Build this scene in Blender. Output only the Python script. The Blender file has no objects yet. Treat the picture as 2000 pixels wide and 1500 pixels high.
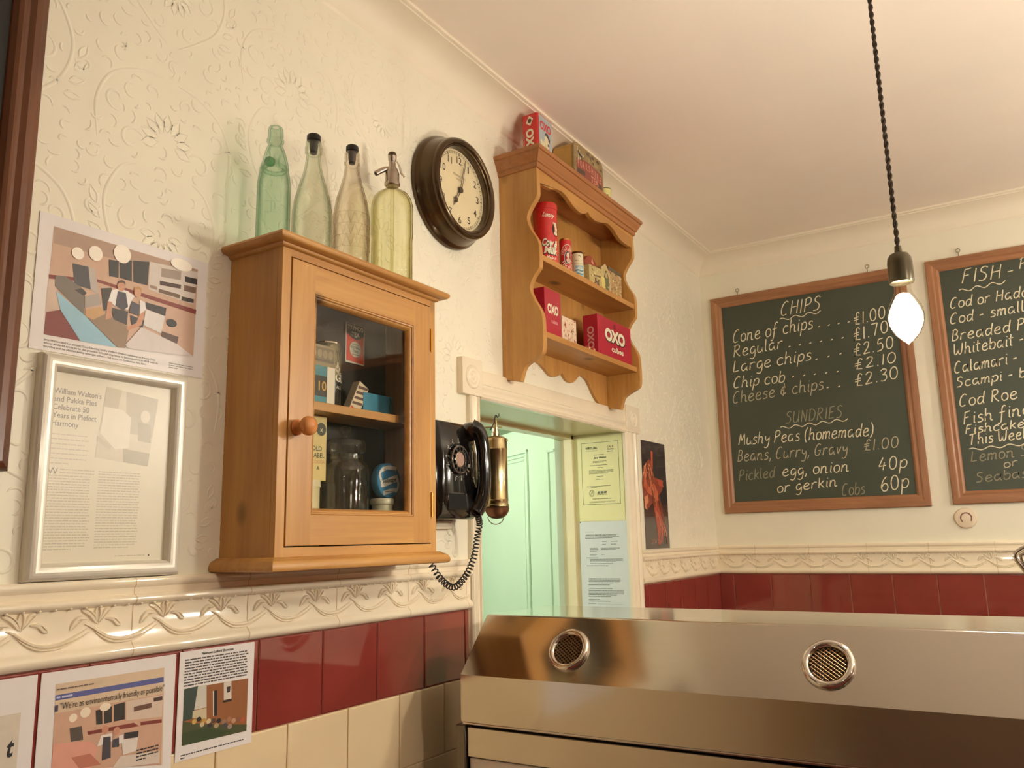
import bpy, bmesh, math, random
from mathutils import Vector, Matrix
PI = math.pi
S = bpy.context.scene
random.seed(7)

# ------------------------------------------------------------ camera, world, lights, exposure
cd = bpy.data.cameras.new('camera')
cam = bpy.data.objects.new('camera', cd)
S.collection.objects.link(cam)
cd.sensor_width = 36.0
cd.lens = 29.172
cd.clip_start = 0.02
_r = Vector((0.84616661, 0.53245099, -0.02231631))
_u = Vector((0.11704001, -0.14481956, 0.98251154))
_f = Vector((-0.5199074, 0.83398036, 0.18485954))
cam.matrix_world = Matrix(((_r.x, _u.x, -_f.x, 1.16), (_r.y, _u.y, -_f.y, 0.0), (_r.z, _u.z, -_f.z, 1.5), (0, 0, 0, 1)))
S.camera = cam

W = bpy.data.worlds.new('night_world')
S.world = W
W.use_nodes = True
W.node_tree.nodes['Background'].inputs[0].default_value = (0.9, 0.8, 0.7, 1)
W.node_tree.nodes['Background'].inputs[1].default_value = 0.02


def lamp(name, loc, watts, col=(1.0, 0.95, 0.885), radius=0.03):
    l = bpy.data.lights.new(name, 'POINT')
    l.energy = watts
    l.color = col
    l.shadow_soft_size = radius
    o = bpy.data.objects.new(name, l)
    o.location = loc
    S.collection.objects.link(o)
    return o


PENDANTS = [(1.006, 1.52, 1.862), (2.3, 1.70, 1.90), (1.75, -0.75, 2.05), (2.7, 0.55, 1.95), (2.4, 2.75, 1.95)]  # last two are unseen bulbs, added to fill shade and lift the ceiling
LAMP_W = [24.0, 85.0, 4.0, 80.0, 75.0]
for _i, _p in enumerate(PENDANTS):
    lamp('pendant_light', _p, LAMP_W[_i])
lamp('back_room_light', (-1.0, 2.0, 1.86), 4.2, (1.0, 1.0, 0.92), 0.06)

S.view_settings.view_transform = 'Standard'
S.view_settings.look = 'None'
S.view_settings.exposure = 2.6
S.view_settings.gamma = 1.0
S.view_settings.use_curve_mapping = False
S.cycles.max_bounces = 10
S.cycles.diffuse_bounces = 5
S.cycles.glossy_bounces = 4
S.cycles.transparent_max_bounces = 24
S.cycles.caustics_reflective = False
S.cycles.caustics_refractive = False
S.cycles.sample_clamp_indirect = 6.0

# ------------------------------------------------------------ materials


def lin(c):
    out = []
    for v in c[:3]:
        v = v / 255.0
        out.append(v / 12.92 if v <= 0.04045 else ((v + 0.055) / 1.055) ** 2.4)
    return (out[0], out[1], out[2], 1.0)


class NT:
    def __init__(self, name):
        self.m = bpy.data.materials.new(name)
        self.m.use_nodes = True
        self.t = self.m.node_tree
        self.b = self.t.nodes['Principled BSDF']
        self.out = self.t.nodes['Material Output']

    def n(self, kind, **kw):
        x = self.t.nodes.new(kind)
        for k, v in kw.items():
            if k.startswith('i_'):
                x.inputs[int(k[2:]) if k[2:].isdigit() else k[2:].replace('_', ' ')].default_value = v
            else:
                setattr(x, k, v)
        return x

    def l(self, a, b):
        self.t.links.new(a, b)

    def noise(self, scale, stretch=(1, 1, 1), detail=3.0, rough=0.55, dist=0.0):
        tc = self.n('ShaderNodeTexCoord')
        mp = self.n('ShaderNodeMapping')
        mp.inputs['Scale'].default_value = stretch
        self.l(tc.outputs['Object'], mp.inputs['Vector'])
        x = self.n('ShaderNodeTexNoise')
        x.inputs['Scale'].default_value = scale
        x.inputs['Detail'].default_value = detail
        x.inputs['Roughness'].default_value = rough
        x.inputs['Distortion'].default_value = dist
        self.l(mp.outputs[0], x.inputs['Vector'])
        return x.outputs['Fac']

    def ramp(self, fac, stops):
        r = self.n('ShaderNodeValToRGB')
        e = r.color_ramp.elements
        e[0].position, e[0].color = stops[0]
        e[1].position, e[1].color = stops[-1]
        for p, c in stops[1:-1]:
            q = e.new(p)
            q.color = c
        self.l(fac, r.inputs[0])
        return r.outputs[0]

    def bump(self, h, strength=0.2, dist=0.002):
        b = self.n('ShaderNodeBump')
        b.inputs['Strength'].default_value = strength
        b.inputs['Distance'].default_value = dist
        self.l(h, b.inputs['Height'])
        self.l(b.outputs[0], self.b.inputs['Normal'])


MATS = {}


def mat(name, col, rough=0.5, metal=0.0, coat=0.0, var=0.06, scale=30.0, spec=0.5, bump=0.0, emit=0.0, alpha=None):
    """plain procedural surface: colour with a faint noise variation"""
    if name in MATS:
        return MATS[name]
    k = NT(name)
    c = lin(col)
    if var > 0:
        f = k.noise(scale)
        a = tuple(max(0, v * (1 - var)) for v in c[:3]) + (1,)
        b = tuple(min(1, v * (1 + var)) for v in c[:3]) + (1,)
        k.l(k.ramp(f, [(0.3, a), (0.7, b)]), k.b.inputs['Base Color'])
        if bump:
            k.bump(f, bump, 0.001)
    else:
        k.b.inputs['Base Color'].default_value = c
    k.b.inputs['Roughness'].default_value = rough
    k.b.inputs['Metallic'].default_value = metal
    k.b.inputs['Coat Weight'].default_value = coat
    k.b.inputs['Coat Roughness'].default_value = 0.06
    k.b.inputs['Specular IOR Level'].default_value = spec
    if emit:
        k.b.inputs['Emission Color'].default_value = c
        k.b.inputs['Emission Strength'].default_value = emit
    MATS[name] = k.m
    return k.m


def ink(col, rough=0.45, coat=0.0):
    return mat('ink_%d_%d_%d_%d' % (col[0], col[1], col[2], int(coat * 10)), col, rough, 0, coat, 0.03, 60.0)


def wood(name, dark, light, axis='z', scale=14.0, rough=0.42, coat=0.12, knots=True):
    if name in MATS:
        return MATS[name]
    k = NT(name)
    st = {'x': (0.12, 1, 1), 'y': (1, 0.12, 1), 'z': (1, 1, 0.12)}[axis]
    f = k.noise(scale, st, 5.0, 0.6, 0.8)
    f2 = k.noise(scale * 9, {'x': (0.03, 1, 1), 'y': (1, 0.03, 1), 'z': (1, 1, 0.03)}[axis], 2.0)
    mx = k.n('ShaderNodeMath', operation='MULTIPLY_ADD')
    mx.inputs[1].default_value = 0.25
    k.l(f2, mx.inputs[0])
    sc = k.n('ShaderNodeMath', operation='MULTIPLY')
    sc.inputs[1].default_value = 0.8
    k.l(f, sc.inputs[0])
    k.l(sc.outputs[0], mx.inputs[2])
    base = k.ramp(mx.outputs[0], [(0.3, lin(dark)), (0.68, lin(light))])
    if knots:
        tc = k.n('ShaderNodeTexCoord')
        v = k.n('ShaderNodeTexVoronoi')
        v.inputs['Scale'].default_value = 7.0
        mp = k.n('ShaderNodeMapping')
        mp.inputs['Scale'].default_value = {'x': (0.6, 1, 1), 'y': (1, 0.6, 1), 'z': (1, 1, 0.6)}[axis]
        k.l(tc.outputs['Object'], mp.inputs[0])
        k.l(mp.outputs[0], v.inputs['Vector'])
        kr = k.ramp(v.outputs['Distance'], [(0.05, (1, 1, 1, 1)), (0.13, (0, 0, 0, 1))])
        mm = k.n('ShaderNodeMix', data_type='RGBA')
        k.l(kr, mm.inputs['Factor'])
        k.l(base, mm.inputs['A'])
        mm.inputs['B'].default_value = lin(tuple(v * 0.55 for v in dark))
        base = mm.outputs['Result']
    k.l(base, k.b.inputs['Base Color'])
    k.bump(f2, 0.08, 0.0006)
    k.b.inputs['Roughness'].default_value = rough
    k.b.inputs['Coat Weight'].default_value = coat
    k.b.inputs['Coat Roughness'].default_value = 0.25
    MATS[name] = k.m
    return k.m


def glass(name, mid, edge, refl=1.0, rough=0.02, bump=0.0, bscale=60):
    """thin clear glass: tinted see-through that deepens where the wall is seen edge-on, with a glossy skin"""
    if name in MATS:
        return MATS[name]
    k = NT(name)
    lw = k.n('ShaderNodeLayerWeight')
    lw.inputs[0].default_value = 0.35
    tint = k.ramp(lw.outputs['Facing'], [(0.2, lin(mid)), (0.5, lin(tuple(a * 0.65 + b * 0.35 for a, b in zip(mid, edge)))), (0.85, lin(edge))])
    tr = k.n('ShaderNodeBsdfTransparent')
    k.l(tint, tr.inputs[0])
    gl = k.n('ShaderNodeBsdfGlossy')
    gl.inputs['Roughness'].default_value = rough
    fr = k.n('ShaderNodeFresnel')
    geo = k.n('ShaderNodeNewGeometry')
    ior = k.n('ShaderNodeMapRange')
    ior.inputs['To Min'].default_value = 1.48
    ior.inputs['To Max'].default_value = 1.0 / 1.48
    k.l(geo.outputs['Backfacing'], ior.inputs['Value'])
    k.l(ior.outputs[0], fr.inputs[0])
    sc = k.n('ShaderNodeMath', operation='MULTIPLY')
    sc.inputs[1].default_value = refl
    k.l(fr.outputs[0], sc.inputs[0])
    if bump:
        h = k.noise(bscale)
        b = k.n('ShaderNodeBump')
        b.inputs['Strength'].default_value = bump
        b.inputs['Distance'].default_value = 0.004
        k.l(h, b.inputs['Height'])
        k.l(b.outputs[0], gl.inputs['Normal'])
        k.l(b.outputs[0], fr.inputs['Normal'])
        k.l(b.outputs[0], lw.inputs['Normal'])
    mx = k.n('ShaderNodeMixShader')
    k.l(sc.outputs[0], mx.inputs[0])
    k.l(tr.outputs[0], mx.inputs[1])
    k.l(gl.outputs[0], mx.inputs[2])
    k.l(mx.outputs[0], k.out.inputs['Surface'])
    MATS[name] = k.m
    return k.m


def steel(name, col, rough, stretch=(0.05, 1, 1), scale=220):
    k = NT(name)
    c = lin(col)
    f = k.noise(3.0, (1, 1, 1), 3)
    k.l(k.ramp(f, [(0.3, tuple(v * 0.92 for v in c[:3]) + (1,)), (0.7, c)]), k.b.inputs['Base Color'])
    g = k.noise(scale, stretch, 2)
    k.bump(g, 0.03, 0.0003)
    mr = k.n('ShaderNodeMapRange')
    mr.inputs['To Min'].default_value = rough * 0.8
    mr.inputs['To Max'].default_value = rough * 1.2
    k.l(g, mr.inputs['Value'])
    k.l(mr.outputs[0], k.b.inputs['Roughness'])
    k.b.inputs['Metallic'].default_value = 1.0
    MATS[name] = k.m
    return k.m


M_PAPERWALL = mat('embossed_wallpaper', (237, 231, 209), 0.42, var=0.025, scale=5.0, bump=0.03)
M_CEIL = mat('ceiling_paint', (248, 236, 220), 0.7, var=0.03, scale=2.0)
M_COVE = mat('coving_paint', (240, 229, 206), 0.4, var=0.02, scale=6.0)
M_GLOSS = mat('cream_gloss_paint', (238, 226, 200), 0.22, coat=0.3, var=0.02, scale=12.0, bump=0.06)
M_TILE = mat('cream_glazed_tile', (238, 225, 198), 0.09, coat=0.5, var=0.025, scale=9.0)
M_BURG = mat('burgundy_glazed_tile', (136, 56, 49), 0.06, coat=0.6, var=0.10, scale=6.0)
M_GROUT = mat('pink_grout', (206, 150, 122), 0.8, var=0.05)
M_PINE = wood('honey_pine_upright', (166, 112, 54), (204, 153, 82), 'z')
M_PINEY = wood('honey_pine_lengthways', (166, 112, 54), (204, 153, 82), 'y')
M_PINEX = wood('honey_pine_sideways', (164, 112, 66), (202, 154, 102), 'x')
M_DARKBACK = mat('dark_brown_board', (38, 27, 20), 0.6, var=0.15, scale=8.0)  # cabinet back board, plain dark brown
M_DKWOOD = wood('dark_brown_wood', (68, 36, 16), (116, 66, 32), 'z', 18.0, 0.3, 0.4, False)
M_BOARDWOOD = wood('brown_board_frame_upright', (134, 88, 58), (178, 126, 86), 'z', 16.0, 0.45, 0.1, False)
M_BOARDWOODX = wood('brown_board_frame_level', (134, 88, 58), (178, 126, 86), 'x', 16.0, 0.45, 0.1, False)
M_SLATE = mat('green_black_chalkboard', (70, 76, 62), 0.5, var=0.12, scale=3.0)
M_BLACKSLATE = mat('black_board', (20, 18, 16), 0.5, var=0.1, scale=3.0)
M_STEEL = steel('brushed_steel', (214, 208, 196), 0.13)
M_STEELTOP = steel('polished_steel_top', (206, 200, 190), 0.10)
M_STEELDK = steel('grey_steel', (124, 118, 108), 0.3)
M_CHROME = mat('chrome', (225, 220, 212), 0.07, 1.0, var=0.0)
M_PEWTER = mat('worn_chrome', (178, 165, 152), 0.25, 1.0, var=0.1, scale=80)
M_BRASS = mat('aged_brass', (186, 168, 126), 0.24, 1.0, var=0.12, scale=40)
M_GOLD = mat('hinge_brass', (214, 160, 84), 0.3, 1.0, var=0.05)
M_BRONZE = mat('bronze_clock_case', (84, 66, 44), 0.26, 0.85, coat=0.3, var=0.14, scale=14)
M_DIAL = mat('cream_dial', (236, 222, 184), 0.5, var=0.03, scale=12)
M_BLACKPLASTIC = mat('black_plastic', (16, 14, 13), 0.1, coat=0.5, var=0.0)
M_BLACKMATT = mat('black_rubber', (22, 18, 17), 0.5, var=0.1)
M_CORD = mat('brown_twisted_flex', (62, 48, 34), 0.75, var=0.2, scale=200)
M_HOLDER = mat('dark_bronze_lampholder', (92, 84, 68), 0.32, 0.9, var=0.1)
M_PAPER = mat('white_paper', (232, 226, 222), 0.35, coat=0.25, var=0.015)
M_MATTPAPER = mat('pale_paper', (226, 222, 208), 0.5, var=0.02)
M_SILVER = mat('silver_white_frame', (222, 216, 200), 0.28, 0.15, coat=0.3, var=0.03)
M_MINT = mat('mint_green_paint', (196, 222, 196), 0.35, coat=0.15, var=0.02, scale=5)
M_MINTDK = mat('pale_green_paint', (196, 222, 186), 0.5, var=0.03, scale=5)
M_YELLOWED = mat('yellowed_gloss_paint', (232, 222, 184), 0.3, coat=0.2, var=0.03, scale=9)
M_CHALK = [mat('white_chalk', (232, 222, 190), 0.9, var=0.06, scale=150), mat('faint_chalk', (190, 180, 150), 0.9, var=0.08, scale=150), mat('rubbed_chalk', (152, 145, 118), 0.9, var=0.1, scale=150)]
G_CODD = glass('sea_green_glass', (244, 252, 247), (156, 194, 170), 1.2, 0.03, 0.5, 45)
G_PALE = glass('pale_green_glass', (251, 253, 249), (190, 206, 184), 1.5, 0.03, 0.6, 60)
G_CLEAR = glass('clear_cream_glass', (252, 250, 246), (200, 188, 166), 1.5, 0.03, 0.6, 60)
G_YELL = glass('straw_yellow_glass', (253, 253, 243), (212, 204, 146), 1.4, 0.03, 0.4, 40)
G_JAR = glass('clear_jar_glass', (250, 249, 246), (222, 216, 206), 1.3, 0.03, 0.1, 30)
G_PANE = glass('clear_pane', (251, 250, 247), (238, 236, 230), 0.6, 0.0)
G_FRAME = glass('frosted_frame_glazing', (252, 251, 248), (244, 242, 236), 1.0, 0.32)
G_BULB = glass('clear_bulb_glass', (250, 248, 240), (220, 214, 200), 1.0, 0.0)
M_BULB = mat('glowing_bulb', (255, 246, 226), 0.5, var=0.0, emit=10.0)

# ------------------------------------------------------------ mesh building


def plane(o, u, v):
    o, u, v = Vector(o), Vector(u), Vector(v)
    n = u.cross(v)
    return lambda a, b, d=0.0: o + u * a + v * b + n * d


def leftwall(y, z, x=0.0):      # reads left to right along +y, faces +x
    return plane((x, y, z), (0, 1, 0), (0, 0, 1))


def backface(x, z, y):          # reads along +x, faces -y
    return plane((x, y, z), (1, 0, 0), (0, 0, 1))


def drum(cx, cy, z, r, facing):  # around an upright cylinder; u=0 faces the angle 'facing'
    def f(a, b, d=0.0):
        t = facing + a / r
        return Vector((cx + (r + d) * math.cos(t), cy + (r + d) * math.sin(t), z + b))
    return f


def smooth(pts, per=5, closed=False):
    n = len(pts)
    if n < 3:
        return list(pts)
    out = []
    rng = n if closed else n - 1
    for i in range(rng):
        p0 = pts[(i - 1) % n] if closed or i > 0 else pts[0]
        p1 = pts[i]
        p2 = pts[(i + 1) % n]
        p3 = pts[(i + 2) % n] if closed or i + 2 < n else pts[-1]
        for k in range(per):
            t = k / per
            out.append(tuple(0.5 * (2 * b + (c - a) * t + (2 * a - 5 * b + 4 * c - e) * t * t + (3 * b - a - 3 * c + e) * t ** 3)
                             for a, b, c, e in zip(p0, p1, p2, p3)))
    if not closed:
        out.append(tuple(pts[-1]))
    return out


_TXT = {}


def text_geo(s, bold=0.0):
    key = (s, bold)
    if key not in _TXT:
        c = bpy.data.curves.new('t', 'FONT')
        c.body = s
        c.size = 1.0
        c.resolution_u = 3
        c.offset = bold
        c.fill_mode = 'FRONT'
        o = bpy.data.objects.new('t', c)
        S.collection.objects.link(o)
        dg = bpy.context.evaluated_depsgraph_get()
        dg.update()
        me = bpy.data.meshes.new_from_object(o.evaluated_get(dg))
        v = [(p.co.x, p.co.y) for p in me.vertices]
        f = [tuple(p.vertices) for p in me.polygons]
        bpy.data.objects.remove(o)
        bpy.data.curves.remove(c)
        bpy.data.meshes.remove(me)
        x0 = min(p[0] for p in v) if v else 0
        x1 = max(p[0] for p in v) if v else 1
        _TXT[key] = ([((x - x0), y) for x, y in v], f, x1 - x0)
    return _TXT[key]


class MB:
    def __init__(self):
        self.v, self.f, self.m, self.mats = [], [], [], []

    def mi(self, m):
        if m not in self.mats:
            self.mats.append(m)
        return self.mats.index(m)

    def add(self, vs, fs, m):
        o = len(self.v)
        self.v += [tuple(p) for p in vs]
        i = self.mi(m)
        for f in fs:
            self.f.append(tuple(o + k for k in f))
            self.m.append(i)
        return self

    def box(self, x0, x1, y0, y1, z0, z1, m, M=None):
        vs = [Vector((x, y, z)) for x in (x0, x1) for y in (y0, y1) for z in (z0, z1)]
        if M is not None:
            vs = [M @ p for p in vs]
        return self.add(vs, [(0, 1, 3, 2), (4, 6, 7, 5), (0, 4, 5, 1), (2, 3, 7, 6), (0, 2, 6, 4), (1, 5, 7, 3)], m)

    def lathe(self, prof, m, c=(0, 0, 0), seg=36, axis='z', M=None, closed=False, caps=True):
        vs = []
        for r, h in prof:
            for k in range(seg):
                t = 2 * PI * k / seg
                if axis == 'z':
                    p = Vector((r * math.cos(t), r * math.sin(t), h))
                elif axis == 'x':
                    p = Vector((h, r * math.cos(t), r * math.sin(t)))
                else:
                    p = Vector((r * math.sin(t), h, r * math.cos(t)))
                p = (M @ p) if M is not None else p + Vector(c)
                vs.append(p)
        fs = []
        n = len(prof)
        for i in range(n if closed else n - 1):
            for k in range(seg):
                a, b = i * seg + k, i * seg + (k + 1) % seg
                a2, b2 = ((i + 1) % n) * seg + k, ((i + 1) % n) * seg + (k + 1) % seg
                fs.append((a, b, b2, a2))
        if not closed and caps:
            if prof[0][0] > 1e-6 and abs(prof[0][1] - prof[1][1]) + prof[1][0] > 1e-6:
                fs.append(tuple(reversed(range(seg))))
            if prof[-1][0] > 1e-6:
                fs.append(tuple((n - 1) * seg + k for k in range(seg)))
        return self.add(vs, fs, m)

    def tube(self, pts, r, m, seg=8, closed=False):
        P = [Vector(p) for p in pts]
        n = len(P)
        rr = r if isinstance(r, (list, tuple)) else [r] * n
        T = []
        for i in range(n):
            a = P[(i - 1) % n] if closed or i > 0 else P[i]
            b = P[(i + 1) % n] if closed or i < n - 1 else P[i]
            T.append((b - a).normalized())
        up = Vector((0, 0, 1)) if abs(T[0].z) < 0.9 else Vector((1, 0, 0))
        N = (up - T[0] * up.dot(T[0])).normalized()
        vs = []
        for i in range(n):
            N = (N - T[i] * N.dot(T[i]))
            N = N.normalized() if N.length > 1e-9 else T[i].orthogonal().normalized()
            B = T[i].cross(N)
            for k in range(seg):
                t = 2 * PI * k / seg
                vs.append(P[i] + (N * math.cos(t) + B * math.sin(t)) * rr[i])
        fs = []
        for i in range(n if closed else n - 1):
            j = (i + 1) % n
            for k in range(seg):
                q = (k + 1) % seg
                fs.append((i * seg + k, i * seg + q, j * seg + q, j * seg + k))
        if not closed:
            fs.append(tuple(reversed(range(seg))))
            fs.append(tuple((n - 1) * seg + k for k in range(seg)))
        return self.add(vs, fs, m)

    def prism(self, poly, fr, d0, d1, m):
        n = len(poly)
        vs = [fr(a, b, d0) for a, b in poly] + [fr(a, b, d1) for a, b in poly]
        fs = [tuple(reversed(range(n))), tuple(range(n, 2 * n))]
        for i in range(n):
            j = (i + 1) % n
            fs.append((i, j, n + j, n + i))
        return self.add(vs, fs, m)

    def flat(self, poly, fr, d, m):
        return self.add([fr(a, b, d) for a, b in poly], [tuple(range(len(poly)))], m)

    def disc(self, cu, cv, ru, rv, fr, d, m, seg=28, hole=0.0):
        if hole:
            vs = []
            for k in range(seg):
                t = 2 * PI * k / seg
                vs.append(fr(cu + ru * math.cos(t), cv + rv * math.sin(t), d))
                vs.append(fr(cu + ru * hole * math.cos(t), cv + rv * hole * math.sin(t), d))
            return self.add(vs, [(2 * k, (2 * k + 2) % (2 * seg), (2 * k + 3) % (2 * seg), 2 * k + 1) for k in range(seg)], m)
        return self.flat([(cu + ru * math.cos(2 * PI * k / seg), cv + rv * math.sin(2 * PI * k / seg)) for k in range(seg)], fr, d, m)

    def ribbon(self, pts, w, fr, d, m, jit=0.0):
        """flat brush stroke on a surface"""
        vs, n = [], len(pts)
        for i in range(n):
            a, b = pts[max(i - 1, 0)], pts[min(i + 1, n - 1)]
            tx, ty = b[0] - a[0], b[1] - a[1]
            L = math.hypot(tx, ty) or 1e-9
            h = w * 0.5 * (1 + random.uniform(-jit, jit))
            nx, ny = -ty / L * h, tx / L * h
            vs += [fr(pts[i][0] + nx, pts[i][1] + ny, d), fr(pts[i][0] - nx, pts[i][1] - ny, d)]
        return self.add(vs, [(2 * i, 2 * i + 1, 2 * i + 3, 2 * i + 2) for i in range(n - 1)], m)

    def ridge(self, pts, w, h, fr, m, d=0.0, taper=True):
        """embossed line standing off a surface"""
        vs, n = [], len(pts)
        for i in range(n):
            a, b = pts[max(i - 1, 0)], pts[min(i + 1, n - 1)]
            tx, ty = b[0] - a[0], b[1] - a[1]
            L = math.hypot(tx, ty) or 1e-9
            s = min(1.0, 0.35 + 3.0 * min(i, n - 1 - i) / max(n - 1, 1)) if taper else 1.0
            nx, ny = -ty / L * w * 0.5 * s, tx / L * w * 0.5 * s
            x, y = pts[i]
            vs += [fr(x + nx, y + ny, d - 0.0004), fr(x + nx * 0.45, y + ny * 0.45, d + h * s * 0.8), fr(x - nx * 0.45, y - ny * 0.45, d + h * s * 0.8), fr(x - nx, y - ny, d - 0.0004)]
        fs = []
        for i in range(n - 1):
            for k in range(3):
                fs.append((4 * i + k, 4 * i + k + 1, 4 * i + k + 5, 4 * i + k + 4))
        return self.add(vs, fs, m)

    def text(self, s, fr, x, y, cap, m, d=0.0004, width=None, align='l', shear=0.0, bold=0.0, rot=0.0):
        v, f, w = text_geo(s, bold)
        k = cap / 0.70
        kx = width / w if width else k
        W_ = w * kx
        ox = {'l': 0, 'c': -W_ / 2, 'r': -W_}[align]
        ca, sa = math.cos(rot), math.sin(rot)
        vs = []
        for a, b in v:
            p, q = a * kx + ox + b * k * shear, b * k
            vs.append(fr(x + p * ca - q * sa, y + p * sa + q * ca, d))
        return self.add(vs, f, m)

    def lines(self, fr, x0, x1, ytop, pitch, n, h, m, d=0.0004, last=1.0, seed=1, ragged=0.0):
        """print too small to read: rows of word-long strokes"""
        rnd = random.Random(seed)
        for i in range(n):
            y = ytop - i * pitch
            x = x0
            e = x0 + (x1 - x0) * (last if i == n - 1 else 1.0 - rnd.random() * ragged)
            while x < e - h:
                w = min(rnd.uniform(1.5, 6.5) * h, e - x)
                self.flat([(x, y), (x + w, y), (x + w, y + h), (x, y + h)], fr, d, m)
                x += w + h * 0.7
        return self


def origin_of(o):
    p = Vector((0, 0, 0))
    while o is not None:
        p += o.location
        o = o.parent
    return p


def tag(o, label=None, cat=None, group=None, kind=None):
    if label:
        o['label'] = label
    if cat:
        o['category'] = cat
    if group:
        o['group'] = group
    if kind:
        o['kind'] = kind
    return o


def ring_frame(b, y0, y1, z0, z1, o0, o1, h0, h1, x0, x1, mv, mh, fr):
    """one joined rectangular frame: upright stiles run full height, rails between them"""
    P = [(y0, z0), (o0, z0), (o1, z0), (y1, z0), (y1, z1), (o1, z1), (o0, z1), (y0, z1), (o0, h0), (o1, h0), (o1, h1), (o0, h1)]
    n = len(P)
    vs = [fr(a, h, x0) for a, h in P] + [fr(a, h, x1) for a, h in P]
    L, R_, B_, T_ = (0, 1, 8, 11, 6, 7), (2, 3, 4, 5, 10, 9), (1, 2, 9, 8), (11, 10, 5, 6)
    o = len(b.v)
    b.v += [tuple(p) for p in vs]
    for fs, m in (([L, R_], mv), ([B_, T_], mh)):
        i = b.mi(m)
        for f in fs:
            b.f += [tuple(o + k for k in reversed(f)), tuple(o + n + k for k in f)]
            b.m += [i, i]
    for e, m in (((0, 1), mv), ((1, 2), mh), ((2, 3), mv), ((3, 4), mv), ((4, 5), mv), ((5, 6), mh), ((6, 7), mv), ((7, 0), mv), ((9, 8), mh), ((10, 9), mv), ((11, 10), mh), ((8, 11), mv)):
        b.f.append((o + e[0], o + e[1], o + n + e[1], o + n + e[0]))
        b.m.append(b.mi(m))
    return b


def obj(name, mb, parent=None, loc=None, bevel=0.0, seg=2, label=None, angle=38):
    org = origin_of(parent) if parent is not None else Vector((0, 0, 0))
    base = org + (Vector(loc) if (loc is not None and parent is None) else Vector((0, 0, 0)))
    me = bpy.data.meshes.new(name)
    me.from_pydata([(p[0] - base.x, p[1] - base.y, p[2] - base.z) for p in mb.v], [], mb.f)
    for m in mb.mats:
        me.materials.append(m)
    me.polygons.foreach_set('material_index', mb.m)
    me.update()
    bm = bmesh.new()
    bm.from_mesh(me)
    bmesh.ops.recalc_face_normals(bm, faces=bm.faces)
    bm.to_mesh(me)
    bm.free()
    me.polygons.foreach_set('use_smooth', [True] * len(me.polygons))
    me.set_sharp_from_angle(angle=math.radians(angle))
    o = bpy.data.objects.new(name, me)
    S.collection.objects.link(o)
    if parent is not None:
        o.parent = parent
    elif loc is not None:
        o.location = loc
    if bevel:
        b = o.modifiers.new('bevel', 'BEVEL')
        b.width = bevel
        b.segments = seg
        b.limit_method = 'ANGLE'
        b.angle_limit = math.radians(40)
        b.use_clamp_overlap = True
    if label:
        o['label'] = label
    return o


def thing(name, label, cat, loc, group=None):
    o = bpy.data.objects.new(name, None)
    S.collection.objects.link(o)
    o.location = loc
    o.empty_display_size = 0.05
    return tag(o, label, cat, group)


def dup(root, loc, label, group=None):
    r = root.copy()
    S.collection.objects.link(r)
    r.location = loc
    r['label'] = label
    if group:
        r['group'] = group
    for ch in list(root.children):
        c = ch.copy()
        S.collection.objects.link(c)
        c.parent = r
        for g in list(ch.children):
            d = g.copy()
            S.collection.objects.link(d)
            d.parent = c
    return r


def struct(name, mb, **kw):
    o = obj(name, mb, **kw)
    o['kind'] = 'structure'
    return o


def picture(mb, polys, fr, w, h, d, coat=0.3):
    """a printed picture: flat colour shapes in the sheet's own 0..1 frame"""
    k = 0
    for kind, col, pts in polys:
        k += 1
        dd = d + k * 0.00003
        m = ink(col, 0.4, coat)
        if kind == 'p':
            mb.flat([(a * w, b * h) for a, b in pts], fr, dd, m)
        else:
            c = pts[0]
            rx = math.hypot((pts[1][0] - c[0]) * w, (pts[1][1] - c[1]) * h)
            ry = math.hypot((pts[2][0] - c[0]) * w, (pts[2][1] - c[1]) * h)
            mb.disc(c[0] * w, c[1] * h, rx, ry, fr, dd, m, 18)
    return mb


def ring_moulding(mb, prof, y0, y1, xf, m):
    """moulding round three sides of a wall-hung box: prof = [(out, z)]"""
    vs = []
    for o, z in prof:
        vs += [(0.0005, y0 - o, z), (xf + o, y0 - o, z), (xf + o, y1 + o, z), (0.0005, y1 + o, z)]
    fs = []
    n = len(prof)
    for i in range(n - 1):
        for k in range(3):
            a = 4 * i + k
            fs.append((a, a + 1, a + 5, a + 4))
        fs.append((4 * i + 3, 4 * i, 4 * i + 4, 4 * i + 7))
    fs.append((0, 1, 2, 3))
    fs.append((4 * n - 4, 4 * n - 3, 4 * n - 2, 4 * n - 1))
    return mb.add(vs, fs, m)


# ------------------------------------------------------------ the room
YB, CZ = 3.457, 2.712            # back wall, ceiling
RX, FY = 4.5, -2.6               # right wall, wall behind the camera
DY0, DY1, DZ = 1.675, 2.57, 1.863  # doorway in the left wall

b = MB().box(-2.4, RX + 0.2, FY - 0.2, YB + 0.2, -0.1, 0.0, mat('dark_red_floor_tile', (110, 50, 42), 0.3, var=0.15, scale=4.0))
struct('floor', b)
b = MB().box(-0.2, RX + 0.2, FY - 0.2, YB + 0.2, CZ, CZ + 0.12, M_CEIL)
struct('ceiling', b)
b = MB()
b.box(-0.2, 0, FY, DY0, 0, CZ, M_PAPERWALL).box(-0.2, 0, DY1, YB, 0, CZ, M_PAPERWALL).box(-0.2, 0, DY0, DY1, DZ, CZ, M_PAPERWALL)
wall_left = struct('wall_left', b)
wall_back = struct('wall_back', MB().box(-0.2, RX + 0.2, YB, YB + 0.2, 0, CZ, M_PAPERWALL))
wall_right = struct('wall_right', MB().box(RX, RX + 0.2, FY, YB, 0, CZ, mat('brown_painted_wall', (150, 124, 100), 0.5)))
b = MB()
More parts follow.
